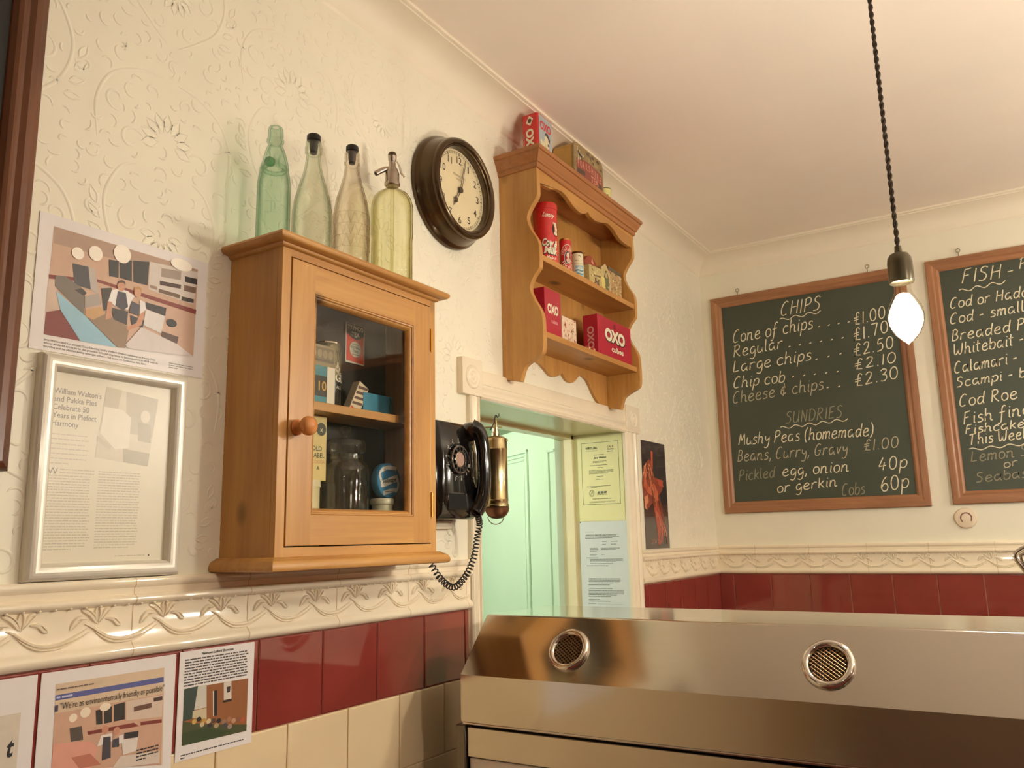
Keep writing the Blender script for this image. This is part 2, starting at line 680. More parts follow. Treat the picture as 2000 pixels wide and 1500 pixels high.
for a in ((-0.2, 1.0, 0, CZ), (3.2, RX + 0.2, 0, CZ), (1.0, 3.2, 0, 0.7), (1.0, 3.2, 2.4, CZ)):
    b.box(a[0], a[1], FY - 0.2, FY, a[2], a[3], mat('brown_painted_wall', (150, 124, 100), 0.5))
struct('wall_front', b)
b = MB()
for a in ((1.0, 1.06, 0.7, 2.4), (3.14, 3.2, 0.7, 2.4), (2.12, 2.18, 0.7, 2.4), (1.0, 3.2, 0.7, 0.76), (1.0, 3.2, 2.34, 2.4)):
    b.box(a[0], a[1], FY - 0.12, FY - 0.06, a[2], a[3], M_GLOSS)
win = struct('window_1', b)
obj('pane', MB().box(1.0, 3.2, FY - 0.098, FY - 0.09, 0.7, 2.4, mat('night_glass', (12, 12, 16), 0.03, var=0.0)), win)

# embossed paper on the left wall: a half-drop repeat of scrolls, fans and stems
def motif(seed):
    R = random.Random(seed)
    L = []
    taken = []

    def put(pts, w):
        L.append((pts, w))
        taken.extend(pts[::2])

    def free(pts, gap=0.006):
        return all((a - p) ** 2 + (b - q) ** 2 > gap * gap for a, b in pts for p, q in taken)

    def spiral(cx, cy, r, a0, turn, s):
        put([(cx + s * r * (1 - 0.70 * t / 16) * math.cos(a0 + turn * t / 16), cy + r * (1 - 0.70 * t / 16) * math.sin(a0 + turn * t / 16)) for t in range(17)], 0.0044)

    def leaf(x, y, a, ln, wd):
        for sgn in (-1, 1):
            q = smooth([(x, y), (x + ln * 0.45 * math.cos(a) - sgn * wd * math.sin(a), y + ln * 0.45 * math.sin(a) + sgn * wd * math.cos(a)), (x + ln * math.cos(a), y + ln * math.sin(a))], 5)
            put(q[1:-1] if sgn > 0 else q, 0.0030)

    def flower(cx, cy, n, r0, r1, a0, span):
        for k in range(n):
            leaf(cx + r0 * math.cos(a0 + span * k / n), cy + r0 * math.sin(a0 + span * k / n), a0 + span * k / n, r1 - r0, (r1 - r0) * 0.24)

    flower(0.0, 0.105, 9, 0.016, 0.050, PI / 2 - 1.9, 4.3)
    flower(0.0, -0.060, 7, 0.012, 0.040, -PI / 2 - 1.5, 3.5)
    for s in (1, -1):
        put(smooth([(s * 0.010, -0.160), (s * 0.050, -0.128), (s * 0.088, -0.085), (s * 0.102, -0.025), (s * 0.080, 0.030), (s * 0.052, 0.048)], 6), 0.0048)
        put(smooth([(s * 0.014, 0.215), (s * 0.058, 0.208), (s * 0.104, 0.180), (s * 0.126, 0.128), (s * 0.120, 0.066)], 6), 0.0048)
        spiral(s * 0.064, 0.084, 0.024, PI * 0.9, -5.4, s)
        spiral(s * 0.094, 0.142, 0.020, PI * 1.4, 5.2, s)
        spiral(s * 0.058, -0.050, 0.022, PI * 0.4, -5.0, s)
        spiral(s * 0.122, -0.045, 0.015, PI, 4.8, s)
        spiral(s * 0.034, 0.182, 0.014, PI * 1.2, -4.6, s)
        spiral(s * 0.030, -0.125, 0.014, PI * 0.6, 4.6, s)
        for k in range(4):
            a = (0.1 + 0.35 * k) if s > 0 else PI - (0.1 + 0.35 * k)
            leaf(s * (0.092 + 0.007 * k), -0.108 + 0.022 * k, a, 0.030, 0.0055)
    for k in range(420):
        s = R.choice((1, -1))
        cx, cy = R.uniform(-0.133, 0.133), R.uniform(-0.20, 0.235)
        a0, r, tn = R.uniform(0, 6.28), R.uniform(0.006, 0.013), R.uniform(1.8, 3.6)
        q = [(cx + r * math.cos(a0 + s * tn * t / 8), cy + r * math.sin(a0 + s * tn * t / 8)) for t in range(9)]
        if free(q):
            put(q, 0.0034)
    return L


MOT = [motif(3), motif(11)]
b = MB()
fr = leftwall(0, 0)
PW, PH = 0.27, 0.44
col = 0
y = 0.52
while y < YB - 0.02:
    z = 1.40 + (PH / 2 if col % 2 else 0.0)
    while z < 2.80:
        for pts, w in MOT[col % 2]:
            q = [(y + p[0], z + p[1]) for p in pts]
            if any(p[1] > 2.628 or p[1] < 1.462 or p[0] > YB - 0.006 or p[0] < 0.40 for p in q):
                continue
            if any(1.60 < p[0] < 2.70 and p[1] < 1.95 for p in q):
                continue
            b.ridge(q, w * 1.5, 0.0014, fr, M_PAPERWALL)
        z += PH
    y += PW
    col += 1
obj('wallpaper_relief', b, wall_left, angle=80)

# coving
def coving(name, y_or_x, length0, length1, left):
    prof = [(0.0, 2.628), (0.004, 2.634)]
    for k in range(11):
        t = PI / 2 * k / 10
        prof.append((0.004 + 0.070 * (1 - math.cos(t)), 2.634 + 0.066 * math.sin(t)))
    prof += [(0.075, 2.703), (0.083, 2.704), (0.083, CZ), (0.0, CZ)]
    b = MB()
    if left:
        f = lambda a, h, d=0.0: Vector((a, d, h))
        b.prism(prof, f, length0, length1, M_COVE)
    else:
        f = lambda a, h, d=0.0: Vector((d, YB - a, h))
        b.prism(prof, f, length0, length1, M_COVE)
    return struct(name, b)


coving('trim_1', 0, FY, YB, True)
coving('trim_2', 0, 0.0, RX, False)

# moulded dado tiles, burgundy row, cream tiles
DPROF = [(0.0, 1.458), (0.011, 1.458), (0.0135, 1.455), (0.0135, 1.448), (0.011, 1.4445), (0.0095, 1.4435), (0.0095, 1.4345), (0.013, 1.433), (0.017, 1.430), (0.018, 1.426),
         (0.016, 1.422), (0.0085, 1.4185), (0.0085, 1.367), (0.012, 1.363), (0.0165, 1.357), (0.0165, 1.351), (0.012, 1.346), (0.006, 1.3435), (0.0, 1.343)]


def unskew(pts):
    return [((x - 1220) * 0.000107, -(y - 860 + 0.10 * (x - 1220)) * 0.000098) for x, y in pts]


SWAG = [
    (unskew([(1225, 850), (1185, 740), (1188, 650), (1215, 605), (1250, 650), (1250, 740), (1228, 850)]), 0.0046),
    (unskew([(1205, 835), (1130, 745), (1060, 690), (985, 662)]), 0.0080),
    (unskew([(1210, 800), (1150, 700), (1060, 640), (1010, 640)]), 0.0030),
    (unskew([(1235, 810), (1285, 720), (1330, 640), (1405, 612)]), 0.0064),
    (unskew([(1240, 830), (1330, 720), (1400, 640)]), 0.0034),
    (unskew([(1080, 775), (970, 768), (900, 830), (848, 940)]), 0.0074),
    (unskew([(1020, 800), (950, 850), (855, 940)]), 0.0034),
    (unskew([(1330, 775), (1395, 765), (1450, 795), (1500, 845), (1562, 862)]), 0.0072),
    (unskew([(1400, 758), (1470, 765), (1520, 810), (1560, 858)]), 0.0030),
    (unskew([(1045, 850), (1150, 890), (1260, 965), (1400, 1030), (1560, 1050), (1760, 1010), (1960, 900), (2100, 800)]), 0.0060),
    (unskew([(1200, 960), (1310, 1035), (1430, 1085), (1560, 1095), (1760, 1060), (1960, 960), (2110, 860)]), 0.0045),
]


def dado(fr, a0, a1, first, n, name, parent, joint0):
    """fr(a along wall, z, out)"""
    b = MB()
    p = DPROF
    vs = [fr(a0, z, o) for o, z in p] + [fr(a1, z, o) for o, z in p]
    k = len(p)
    b.add(vs, [(i, i + 1, k + i + 1, k + i) for i in range(k - 1)] + [tuple(range(k)), tuple(range(k, 2 * k))], M_TILE)
    for j in range(n):
        c = first + 0.1065 * j
        for pts, w in SWAG:
            q = [(c + x, 1.395 + y) for x, y in smooth(pts, 4)]
            q = [s for s in q if a0 + 0.002 < s[0] < a1 - 0.002]
            if len(q) > 3:
                b.ridge(q, w, 0.0042, fr, M_TILE, 0.0085)
    a = a0 + 0.008
    while a < a1 - 0.004:
        vs = []
        for i in range(3):
            ph = PI / 2 * i / 2.4
            for t in range(6):
                vs.append(fr(a + 0.0028 * math.cos(ph) * math.cos(t * PI / 3), 1.4205 + 0.0028 * math.cos(ph) * math.sin(t * PI / 3), 0.0125 + 0.0030 * math.sin(ph)))
        b.add(vs, [(r * 6 + t, r * 6 + (t + 1) % 6, r * 6 + 6 + (t + 1) % 6, r * 6 + 6 + t) for r in range(2) for t in range(6)] + [tuple(range(12, 18))], M_TILE)
        a += 0.0215
    o = obj(name, b, parent, angle=50)
    g = MB()
    a = joint0
    while a < a1:
        if a > a0:
            vs = [fr(a - 0.0007, z, oo + 0.0003) for oo, z in p[1:-1]] + [fr(a + 0.0007, z, oo + 0.0003) for oo, z in p[1:-1]]
            kk = len(p) - 2
            g.add(vs, [(i, i + 1, kk + i + 1, kk + i) for i in range(kk - 1)], mat('tan_tile_joint', (196, 164, 120), 0.6))
        a += 0.213
    obj('dado_joint', g, o)
    return o


frL = leftwall(0, 0)
frB = plane((0, YB, 0), (1, 0, 0), (0, 0, 1))
M_CREAMG = mat('cream_grout', (206, 178, 134), 0.7)
tile_l = struct('trim_3', MB().box(0.0, 0.0028, FY, 1.640, 1.193, 1.345, M_GROUT).box(0.0, 0.0028, FY, 1.640, 0.30, 1.193, M_CREAMG).box(0.0, 0.0028, 2.652, YB, 0.30, 1.345, M_GROUT))
tile_b = struct('trim_4', MB().box(0.0, RX, YB - 0.0028, YB, 0.30, 1.345, M_GROUT))
dado(frL, FY, 1.642, 0.612 - 0.1065 * 8, 18, 'moulded_dado', tile_l, 0.773 - 0.213 * 4)
dado(frL, 2.650, YB - 0.008, 2.70, 8, 'moulded_dado', tile_l, 2.80)
dado(frB, 0.008, RX, 0.035, 24, 'moulded_dado', tile_b, 0.16)


def tile_row(fr, edges, z0, z1, m, b, out=0.0062):
    for i in range(len(edges) - 1):
        a, e = edges[i] + 0.0013, edges[i + 1] - 0.0013
        if e - a < 0.004:
            continue
        k = 0.0022
        vs = [fr(x, z, 0.0025) for x, z in ((a, z0), (e, z0), (e, z1), (a, z1))] + [fr(x, z, out) for x, z in ((a + k, z0 + k), (e - k, z0 + k), (e - k, z1 - k), (a + k, z1 - k))]
        vs += [fr(x, z, out - 0.0009) for x, z in ((a, z0), (e, z0), (e, z1), (a, z1))]
        b.add(vs, [(4, 5, 6, 7), (8, 9, 5, 4), (9, 10, 6, 5), (10, 11, 7, 6), (11, 8, 4, 7), (0, 1, 9, 8), (1, 2, 10, 9), (2, 3, 11, 10), (3, 0, 8, 11)], m)


def steps(a0, a1, ref, pitch):
    e = [a0]
    k = math.floor((a0 - ref) / pitch) + 1
    while ref + k * pitch < a1 - 0.006:
        e.append(ref + k * pitch)
        k += 1
    e.append(a1)
    return e


b = MB()
tile_row(frL, steps(-1.0, 1.639, 1.016, 0.1515), 1.1945, 1.3425, M_BURG, b)
tile_row(frL, steps(2.653, YB - 0.004, YB, 0.1515), 1.1945, 1.3425, M_BURG, b)
obj('burgundy_tiles', b, tile_l, angle=20)
b = MB()
tile_row(frB, steps(0.004, RX, 0.064, 0.1503), 1.192, 1.3425, M_BURG, b)
obj('burgundy_tiles', b, tile_b, angle=20)
M_CREAMT = mat('smooth_cream_tile', (230, 208, 168), 0.16, coat=0.3, var=0.02, scale=5.0)
b = MB()
for r in range(5):
    z1 = 1.1925 - r * 0.1435
    tile_row(frL, steps(-1.0, 1.639, 1.086 + 0.0757 * (r % 2), 0.1515), z1 - 0.1425, z1, M_CREAMT, b, 0.0066)
    tile_row(frL, steps(2.653, YB - 0.004, YB, 0.1515), z1 - 0.1425, z1, M_CREAMT, b, 0.0066)
obj('cream_tiles', b, tile_l, angle=20)
b = MB()
for r in range(5):
    z1 = 1.1905 - r * 0.1435
    tile_row(frB, steps(0.004, RX, 0.064, 0.1503), z1 - 0.1425, z1, M_CREAMT, b, 0.0066)
obj('cream_tiles', b, tile_b, angle=20)

# doorway: lining, casing, corner blocks, head, open green door, room beyond
b = MB()
b.box(-0.205, 0.0, DY1 - 0.01, DY1, 0, DZ, M_YELLOWED).box(-0.205, 0.0, DY0, DY0 + 0.01, 0, DZ, M_YELLOWED).box(-0.205, 0.0, DY0, DY1, DZ - 0.01, DZ, M_YELLOWED)
b.box(-0.235, -0.19, DY1 - 0.022, DY1, 0, DZ, M_YELLOWED).box(-0.235, -0.19, DY0, DY0 + 0.022, 0, DZ, M_YELLOWED).box(-0.235, -0.19, DY0, DY1, DZ - 0.022, DZ, M_YELLOWED)
door = struct('door_1', b)
CP = [(0.0, 0.0), (0.0, 0.011), (0.08, 0.015), (0.16, 0.015), (0.22, 0.010), (0.30, 0.009), (0.42, 0.013), (0.5, 0.015), (0.58, 0.013), (0.70, 0.009), (0.78, 0.010), (0.84, 0.015), (0.92, 0.015), (1.0, 0.011), (1.0, 0.0)]


def casing_v(y0, y1, z0, z1):
    w = y1 - y0
    return MB().prism([(y0 + w * a, o) for a, o in CP], lambda a, o, d=0.0: Vector((o, a, d)), z0, z1, M_GLOSS)


obj('casing', casing_v(1.645, 1.687, 0, 1.858), door)
obj('casing', casing_v(2.556, 2.648, 0, 1.858), door)
HP = [(1.848, 0.0), (1.848, 0.012), (1.853, 0.016), (1.858, 0.016), (1.863, 0.011), (1.868, 0.0105), (1.875, 0.014), (1.880, 0.0165), (1.884, 0.016), (1.887, 0.0125), (1.918, 0.0125), (1.922, 0.010), (1.922, 0.0)]
obj('head_casing', MB().prism([(z, o) for z, o in HP], lambda z, o, d=0.0: Vector((o, d, z)), 1.69, 2.563, M_GLOSS), door)
for yy0, yy1 in ((1.608, 1.692), (2.560, 2.668)):
    b = MB().box(0.0, 0.018, yy0, yy1, 1.852, 1.943, M_GLOSS)
    cy, cz = (yy0 + yy1) / 2, 1.8975
    b.lathe([(0.030, 0.017), (0.030, 0.0195), (0.027, 0.0215), (0.024, 0.0195), (0.021, 0.0185), (0.018, 0.0195), (0.015, 0.0215), (0.012, 0.0195), (0.009, 0.0195), (0.006, 0.022), (0.0, 0.0232)], M_GLOSS, (0, cy, cz), 28, 'x')
    obj('corner_block', b, door, bevel=0.0012)
# the leaf stands open into the room behind
HX, HYY = -0.222, 2.556
dv = Vector((-0.83, 0.558, 0)).normalized()
lf = plane((HX, HYY, 0), dv, (0, 0, 1))     # a = distance from the hinge
nn = dv.cross(Vector((0, 0, 1)))
b = MB()
b.prism([(0.006, 0.01), (0.86, 0.01), (0.86, 1.915), (0.006, 1.915)], lf, -0.036, 0.0, M_MINT)
leaf = obj('door_leaf', b, door)
side = 1.0 if nn.dot(Vector((1.16, 0, 0)) - Vector((HX, HYY, 0))) > 0 else -1.0
for (a0, a1, z0, z1) in ((0.225, 0.78, 0.75, 1.832), (0.225, 0.78, 0.10, 0.62)):
    b = MB()
    for (q0, q1, h) in ((0.0, 0.012, 0.009), (0.018, 0.026, 0.006), (0.034, 0.040, 0.004)):
        for r in ((a0 + q0, a1 - q0, z1 - q1, z1 - q0), (a0 + q0, a1 - q0, z0 + q0, z0 + q1), (a0 + q0, a0 + q1, z0 + q0, z1 - q0), (a1 - q1, a1 - q0, z0 + q0, z1 - q0)):
            b.prism([(r[0], r[2]), (r[1], r[2]), (r[1], r[3]), (r[0], r[3])], lf, -0.036 if side < 0 else 0.0, (-0.036 - h) if side < 0 else h, M_MINT)
    obj('panel_moulding', b, leaf, bevel=0.0015)
b = MB()
b.prism([(0.052, 0.1), (0.060, 0.1), (0.060, 1.810), (0.052, 1.810)], lf, -0.036 if side < 0 else 0.0, -0.042 if side < 0 else 0.006, M_MINT)
b.prism([(0.006, 1.802), (0.060, 1.802), (0.060, 1.810), (0.006, 1.810)], lf, -0.036 if side < 0 else 0.0, -0.042 if side < 0 else 0.006, M_MINT)
obj('edge_moulding', b, leaf)
b = MB()
b.box(-2.4, -2.3, 0.9, 4.0, 0, 2.2, M_MINT).box(-2.4, -0.2, 3.9, 4.0, 0, 2.2, M_MINT).box(-2.4, -0.2, 0.8, 0.9, 0, 2.2, M_MINT)
struct('wall_far', b)
struct('trim_5', MB().box(-2.3, -0.2, 0.9, 3.9, 2.13, 2.2, M_COVE).box(-2.3, -2.24, 0.9, 3.9, 2.05, 2.13, M_MINTDK).box(-2.3, -0.2, 3.84, 3.9, 2.05, 2.13, M_MINTDK).box(-0.26, -0.2, 2.58, 3.84, 1.90, 1.94, M_MINTDK))
# ------------------------------------------------------------ pine wall cabinet with glazed door
BX, BY0, BY1, BZ0, BZ1 = 0.131, 0.930, 1.350, 1.477, 2.000
cab = thing('wall_cabinet', 'honey pine wall cabinet with glazed door and round knob', 'cabinet', (0, 1.14, 1.46))
for y0, y1 in ((BY0, BY0 + 0.014), (BY1 - 0.014, BY1)):
    obj('side_panel', MB().box(0.0005, BX - 0.012, y0, y1, BZ0, BZ1, M_PINE), cab)
obj('back_panel', MB().box(0.0005, 0.008, BY0 + 0.014, BY1 - 0.014, BZ0, BZ1, M_DARKBACK), cab, label='dark back board')
obj('face_frame', ring_frame(MB(), BY0, BY1, BZ0, BZ1, 0.9495, 1.3335, 1.4965, 1.9845, BX - 0.012, BX, M_PINE, M_PINEY, leftwall(0, 0)), cab, bevel=0.0008)
crown = [(0.0, 1.997), (0.004, 1.998), (0.006, 2.0005), (0.007, 2.003), (0.012, 2.0035), (0.018, 2.0045), (0.022, 2.008), (0.0235, 2.012), (0.022, 2.016), (0.018, 2.0185)]
obj('top_moulding', ring_moulding(MB(), crown, BY0, BY1, BX, M_PINEY), cab)
base = [(0.004, 1.4815), (0.008, 1.480), (0.009, 1.4785), (0.013, 1.4775), (0.017, 1.4745), (0.020, 1.469), (0.0205, 1.464), (0.019, 1.4605), (0.016, 1.459)]
obj('bottom_moulding', ring_moulding(MB(), base, BY0, BY1, BX, M_PINEY), cab)
obj('cabinet_shelf', MB().box(0.008, 0.098, BY0 + 0.014, BY1 - 0.014, 1.734, 1.750, M_PINEY), cab, bevel=0.001)
D0, D1, DZ0, DZ1 = 0.9515, 1.3320, 1.4985, 1.9825
O0, O1, OZ0, OZ1 = 1.006, 1.2785, 1.549, 1.931
cdoor = obj('door', ring_frame(MB(), D0, D1, DZ0, DZ1, O0, O1, OZ0, OZ1, 0.114, 0.1322, M_PINE, M_PINEY, leftwall(0, 0)), cab, bevel=0.0007)
b = MB()
BP = [(0.0, 0.1305), (0.0015, 0.1318), (0.0035, 0.1312), (0.0045, 0.1285), (0.007, 0.1275), (0.009, 0.1250), (0.0105, 0.1212), (0.0115, 0.117)]
for i in range(len(BP) - 1):
    (q, x), (q2, x2) = BP[i], BP[i + 1]
    A = [(x, O0 + q, OZ0 + q), (x, O1 - q, OZ0 + q), (x, O1 - q, OZ1 - q), (x, O0 + q, OZ1 - q)]
    B_ = [(x2, O0 + q2, OZ0 + q2), (x2, O1 - q2, OZ0 + q2), (x2, O1 - q2, OZ1 - q2), (x2, O0 + q2, OZ1 - q2)]
    b.add(A + B_, [(k, (k + 1) % 4, 4 + (k + 1) % 4, 4 + k) for k in range(4)], M_PINEY)
obj('glazing_bead', b, cdoor, angle=25)
obj('glass_pane', MB().box(0.1165, 0.1185, O0 + 0.006, O1 - 0.006, OZ0 + 0.006, OZ1 - 0.006, G_PANE), cdoor)
obj('knob', MB().lathe([(0.0, 0.1318), (0.0125, 0.1322), (0.0135, 0.135), (0.0105, 0.139), (0.0082, 0.143), (0.0085, 0.147), (0.0125, 0.151), (0.0155, 0.156), (0.0162, 0.161), (0.0145, 0.167), (0.0095, 0.1715), (0.0, 0.1730)], mat('pine_knob', (206, 134, 72), 0.25, coat=0.4, var=0.08), (0, 0.969, 1.692), 32, 'x'), cdoor)
for z0, z1 in ((1.887, 1.935), (1.549, 1.598)):
    b = MB().tube([(0.1335, 1.3335, z0), (0.1335, 1.3335, z1)], 0.0026, M_GOLD, 10)
    b.box(0.1312, 0.1324, 1.3340, 1.3405, z0 + 0.002, z1 - 0.002, M_GOLD)
    obj('hinge', b, cdoor)

# things behind the glass
ZU, ZL = 1.750, 1.4835
c = thing('cigarette_packet', 'teal packet with white side panel, left of the can in the glazed cabinet', 'packet', (0.05, 1.075, ZU))
obj('box', MB().box(0.030, 0.078, 1.036, 1.092, ZU, ZU + 0.072, mat('teal_card', (66, 140, 156), 0.5)), c, bevel=0.0006)
obj('white_panel', MB().box(0.030, 0.0785, 1.0921, 1.112, ZU, ZU + 0.072, M_MATTPAPER), c)
obj('print', MB().flat([(1.040, 1.765), (1.0915, 1.765), (1.0915, 1.803), (1.040, 1.803)], leftwall(0, 0, 0.078), 0.0004, ink((52, 50, 40))).text('10', leftwall(0, 0, 0.078), 1.090, 1.776, 0.017, ink((200, 160, 70)), 0.0008, align='r', bold=0.02), c)
c = thing('tobacco_packet', 'small tan packet with a brown printed band lying on the teal packet', 'packet', (0.05, 1.075, ZU + 0.072))
obj('box', MB().box(0.032, 0.076, 1.034, 1.114, ZU + 0.0723, ZU + 0.112, mat('tan_card', (142, 128, 98), 0.5)), c, bevel=0.0006)
b = MB()
f = leftwall(0, 0, 0.076)
b.flat([(1.05, 1.829), (1.112, 1.829), (1.112, 1.857), (1.05, 1.857)], f, 0.0003, ink((112, 98, 74)))
for k in range(4):
    b.disc(1.060 + 0.014 * k, 1.845, 0.006, 0.008, f, 0.0006, ink((150, 136, 106)), 14)
b.lines(f, 1.052, 1.110, 1.8315, 0.004, 1, 0.0022, ink((70, 62, 48)), 0.0006)
obj('print', b, c)
c = thing('beer_can', 'grey ale can standing on the upper shelf of the glazed cabinet', 'can', (0.045, 1.122, ZU))
obj('body', MB().lathe([(0.0, 0.0), (0.024, 0.0), (0.0285, 0.006), (0.0285, 0.052), (0.0285, 0.0521)], mat('dark_can', (58, 56, 54), 0.25, 0.6), (0.045, 1.122, ZU), 32), c)
obj('upper_body', MB().lathe([(0.0285, 0.0521), (0.0285, 0.115), (0.026, 0.122), (0.025, 0.124)], mat('olive_can', (140, 134, 102), 0.25, 0.6), (0.045, 1.122, ZU), 32), c)
obj('lid', MB().lathe([(0.0255, 0.1235), (0.0255, 0.1262), (0.024, 0.1262), (0.0235, 0.1235), (0.0, 0.123)], M_CHROME, (0.045, 1.122, ZU), 32), c)
f = drum(0.045, 1.122, ZU, 0.0285, -0.22)
b = MB().text('UNGL', f, 0.0, 0.050, 0.015, ink((226, 222, 210)), 0.0004, align='c', bold=0.02).text('ALE', f, 0.012, 0.036, 0.006, ink((226, 222, 210)), 0.0004, align='c')
b.disc(0.008, 0.074, 0.006, 0.007, f, 0.0004, ink((196, 192, 176)), 16).flat([(0.006, 0.08), (0.010, 0.08), (0.0095, 0.087), (0.007, 0.087)], f, 0.0005, ink((196, 192, 176)))
b.lines(f, -0.008, 0.020, 0.066, 0.004, 1, 0.002, ink((200, 196, 180)))
for a in range(6):
    b.ribbon(smooth([(-0.018 + 0.006 * a, 0.060), (-0.012 + 0.006 * a, 0.085), (-0.02 + 0.007 * a, 0.108)], 4), 0.0022, f, 0.0003, ink((104, 100, 76)))
b.lines(f, 0.004, 0.018, 0.104, 0.004, 1, 0.0035, ink((70, 66, 50)), 0.0006)
obj('print', b, c)
c = thing('tea_card', 'red and black tea card fixed to the back of the glazed cabinet', 'card', (0.0083, 1.24, 1.86))
obj('card', MB().box(0.0081, 0.0092, 1.212, 1.268, 1.862, 1.945, M_MATTPAPER), c)
f = leftwall(0, 0, 0.0092)
b = MB().flat([(1.214, 1.866), (1.266, 1.864), (1.266, 1.923), (1.214, 1.925)], f, 0.0003, ink((222, 70, 52)))
b.flat([(1.214, 1.924), (1.222, 1.918), (1.232, 1.914), (1.244, 1.913), (1.256, 1.917), (1.266, 1.923), (1.266, 1.944), (1.214, 1.944)], f, 0.0005, ink((44, 44, 38)))
b.disc(1.240, 1.892, 0.0165, 0.0165, f, 0.0005, ink((236, 230, 210)), 28)
b.text('TY-PHOO', f, 1.240, 1.932, 0.009, ink((236, 232, 214)), 0.0008, width=0.046, align='c', bold=0.02).text('TEA', f, 1.240, 1.918, 0.0095, ink((236, 232, 214)), 0.0008, align='c', bold=0.02)
b.text('FOOTBALL', f, 1.240, 1.893, 0.0052, ink((40, 40, 34)), 0.0008, width=0.028, align='c', bold=0.02).text('STARS', f, 1.240, 1.885, 0.0052, ink((40, 40, 34)), 0.0008, width=0.017, align='c', bold=0.02)
b.lines(f, 1.230, 1.250, 1.901, 0.003, 1, 0.0014, ink((110, 100, 80)), 0.0008).lines(f, 1.230, 1.250, 1.880, 0.003, 1, 0.0014, ink((110, 100, 80)), 0.0008)
obj('print', b, c)
c = thing('striped_packet', 'tilted brown and cream striped packet leaning on the blue box', 'packet', (0.05, 1.185, ZU))
Mt = Matrix.Translation((0.05, 1.1685, ZU + 0.0002)) @ Matrix.Rotation(-0.47, 4, 'X')
obj('box', MB().box(-0.009, 0.009, 0.0, 0.029, 0.0, 0.072, mat('cream_card', (214, 200, 172), 0.5), Mt), c, bevel=0.0005)
fr0 = lambda a, h, d=0.0: Mt @ Vector((0.009 + d, a, h))
b = MB().flat([(0.002, 0.003), (0.027, 0.003), (0.027, 0.016), (0.002, 0.016)], fr0, 0.0003, ink((196, 78, 40)))
for k in range(4):
    z = 0.020 + 0.012 * k
    b.flat([(0.002, z), (0.027, z + 0.010), (0.027, z + 0.016), (0.002, z + 0.006)], fr0, 0.0003, ink((92, 60, 48)))
obj('print', b, c)
c = thing('blue_box', 'plain blue card box on the upper shelf of the glazed cabinet', 'box', (0.04, 1.253, ZU))
obj('box', MB().box(0.020, 0.060, 1.2105, 1.298, ZU, ZU + 0.044, mat('blue_card', (54, 134, 168), 0.5, var=0.1)), c, bevel=0.0006)
obj('end_label', MB().ribbon(smooth([(1.289, ZU + 0.004), (1.291, ZU + 0.014), (1.288, ZU + 0.022), (1.292, ZU + 0.032), (1.289, ZU + 0.042)], 4), 0.004, leftwall(0, 0, 0.060), 0.0004, ink((36, 84, 96))), c)
# lower shelf
c = thing('spice_tin', 'small cream tin with a green band in the cabinet bottom corner under the yellow box', 'tin', (0.045, 1.07, ZL))
obj('body', MB().lathe([(0.0, 0), (0.03, 0), (0.03, 0.024), (0.03, 0.0241)], mat('green_tin', (150, 176, 120), 0.4), (0.045, 1.07, ZL), 28), c)
obj('upper_body', MB().lathe([(0.03, 0.0241), (0.03, 0.118), (0.0, 0.118)], mat('cream_tin', (220, 208, 164), 0.4), (0.045, 1.07, ZL), 28), c)
obj('lid', MB().lathe([(0.0, 0.118), (0.0315, 0.118), (0.0315, 0.130), (0.0, 0.1305)], mat('pale_lid', (226, 218, 178), 0.35), (0.045, 1.07, ZL), 28), c)
c = thing('yellow_box', 'pale yellow printed box stacked on the cream tin behind the door knob', 'box', (0.045, 1.075, ZL + 0.131))
obj('box', MB().box(0.028, 0.060, 1.034, 1.112, ZL + 0.1306, 1.7325, mat('yellow_card', (222, 204, 138), 0.5)), c, bevel=0.0006)
f = leftwall(0, 0, 0.060)
b = MB().disc(1.098, 1.708, 0.012, 0.012, f, 0.0004, ink((62, 66, 54)), 24).text('x', f, 1.098, 1.703, 0.010, ink((210, 200, 160)), 0.0008, align='c')
b.text('GOLD', f, 1.1, 1.668, 0.0085, ink((70, 78, 62)), 0.0004, align='r', bold=0.01).text('LABEL', f, 1.107, 1.6555, 0.0085, ink((70, 78, 62)), 0.0004, align='r', bold=0.01).text('COCOA', f, 1.108, 1.645, 0.006, ink((200, 132, 96)), 0.0004, align='r').text('A', f, 1.095, 1.633, 0.007, ink((80, 86, 66)), 0.0004, align='r', bold=0.02)
obj('print', b, c)
c = thing('storage_jar', 'clear glass storage jar with a knobbed lid in the glazed cabinet', 'jar', (0.058, 1.163, ZL))
obj('body', MB().lathe([(0.0, 0.001), (0.043, 0.001), (0.045, 0.006), (0.045, 0.150), (0.0435, 0.160), (0.038, 0.168), (0.034, 0.172), (0.034, 0.182), (0.0325, 0.182), (0.0325, 0.172), (0.0365, 0.166), (0.042, 0.158), (0.0432, 0.150), (0.0432, 0.006), (0.0, 0.004)], G_JAR, (0.058, 1.163, ZL), 40), c)
lid = obj('lid', MB().lathe([(0.0, 0.1825), (0.0335, 0.1825), (0.0375, 0.186), (0.0385, 0.192), (0.0385, 0.204), (0.036, 0.209), (0.018, 0.213), (0.007, 0.214), (0.0, 0.214)], G_JAR, (0.058, 1.163, ZL), 40), c)
obj('knob', MB().lathe([(0.0, 0.2142), (0.006, 0.2145), (0.0055, 0.219), (0.011, 0.225), (0.0125, 0.229), (0.009, 0.235), (0.0, 0.238)], G_JAR, (0.058, 1.163, ZL), 10), lid)
c = thing('cream_pot', 'squat cream pottery jar under the round blue tape tin', 'pot', (0.065, 1.262, ZL))
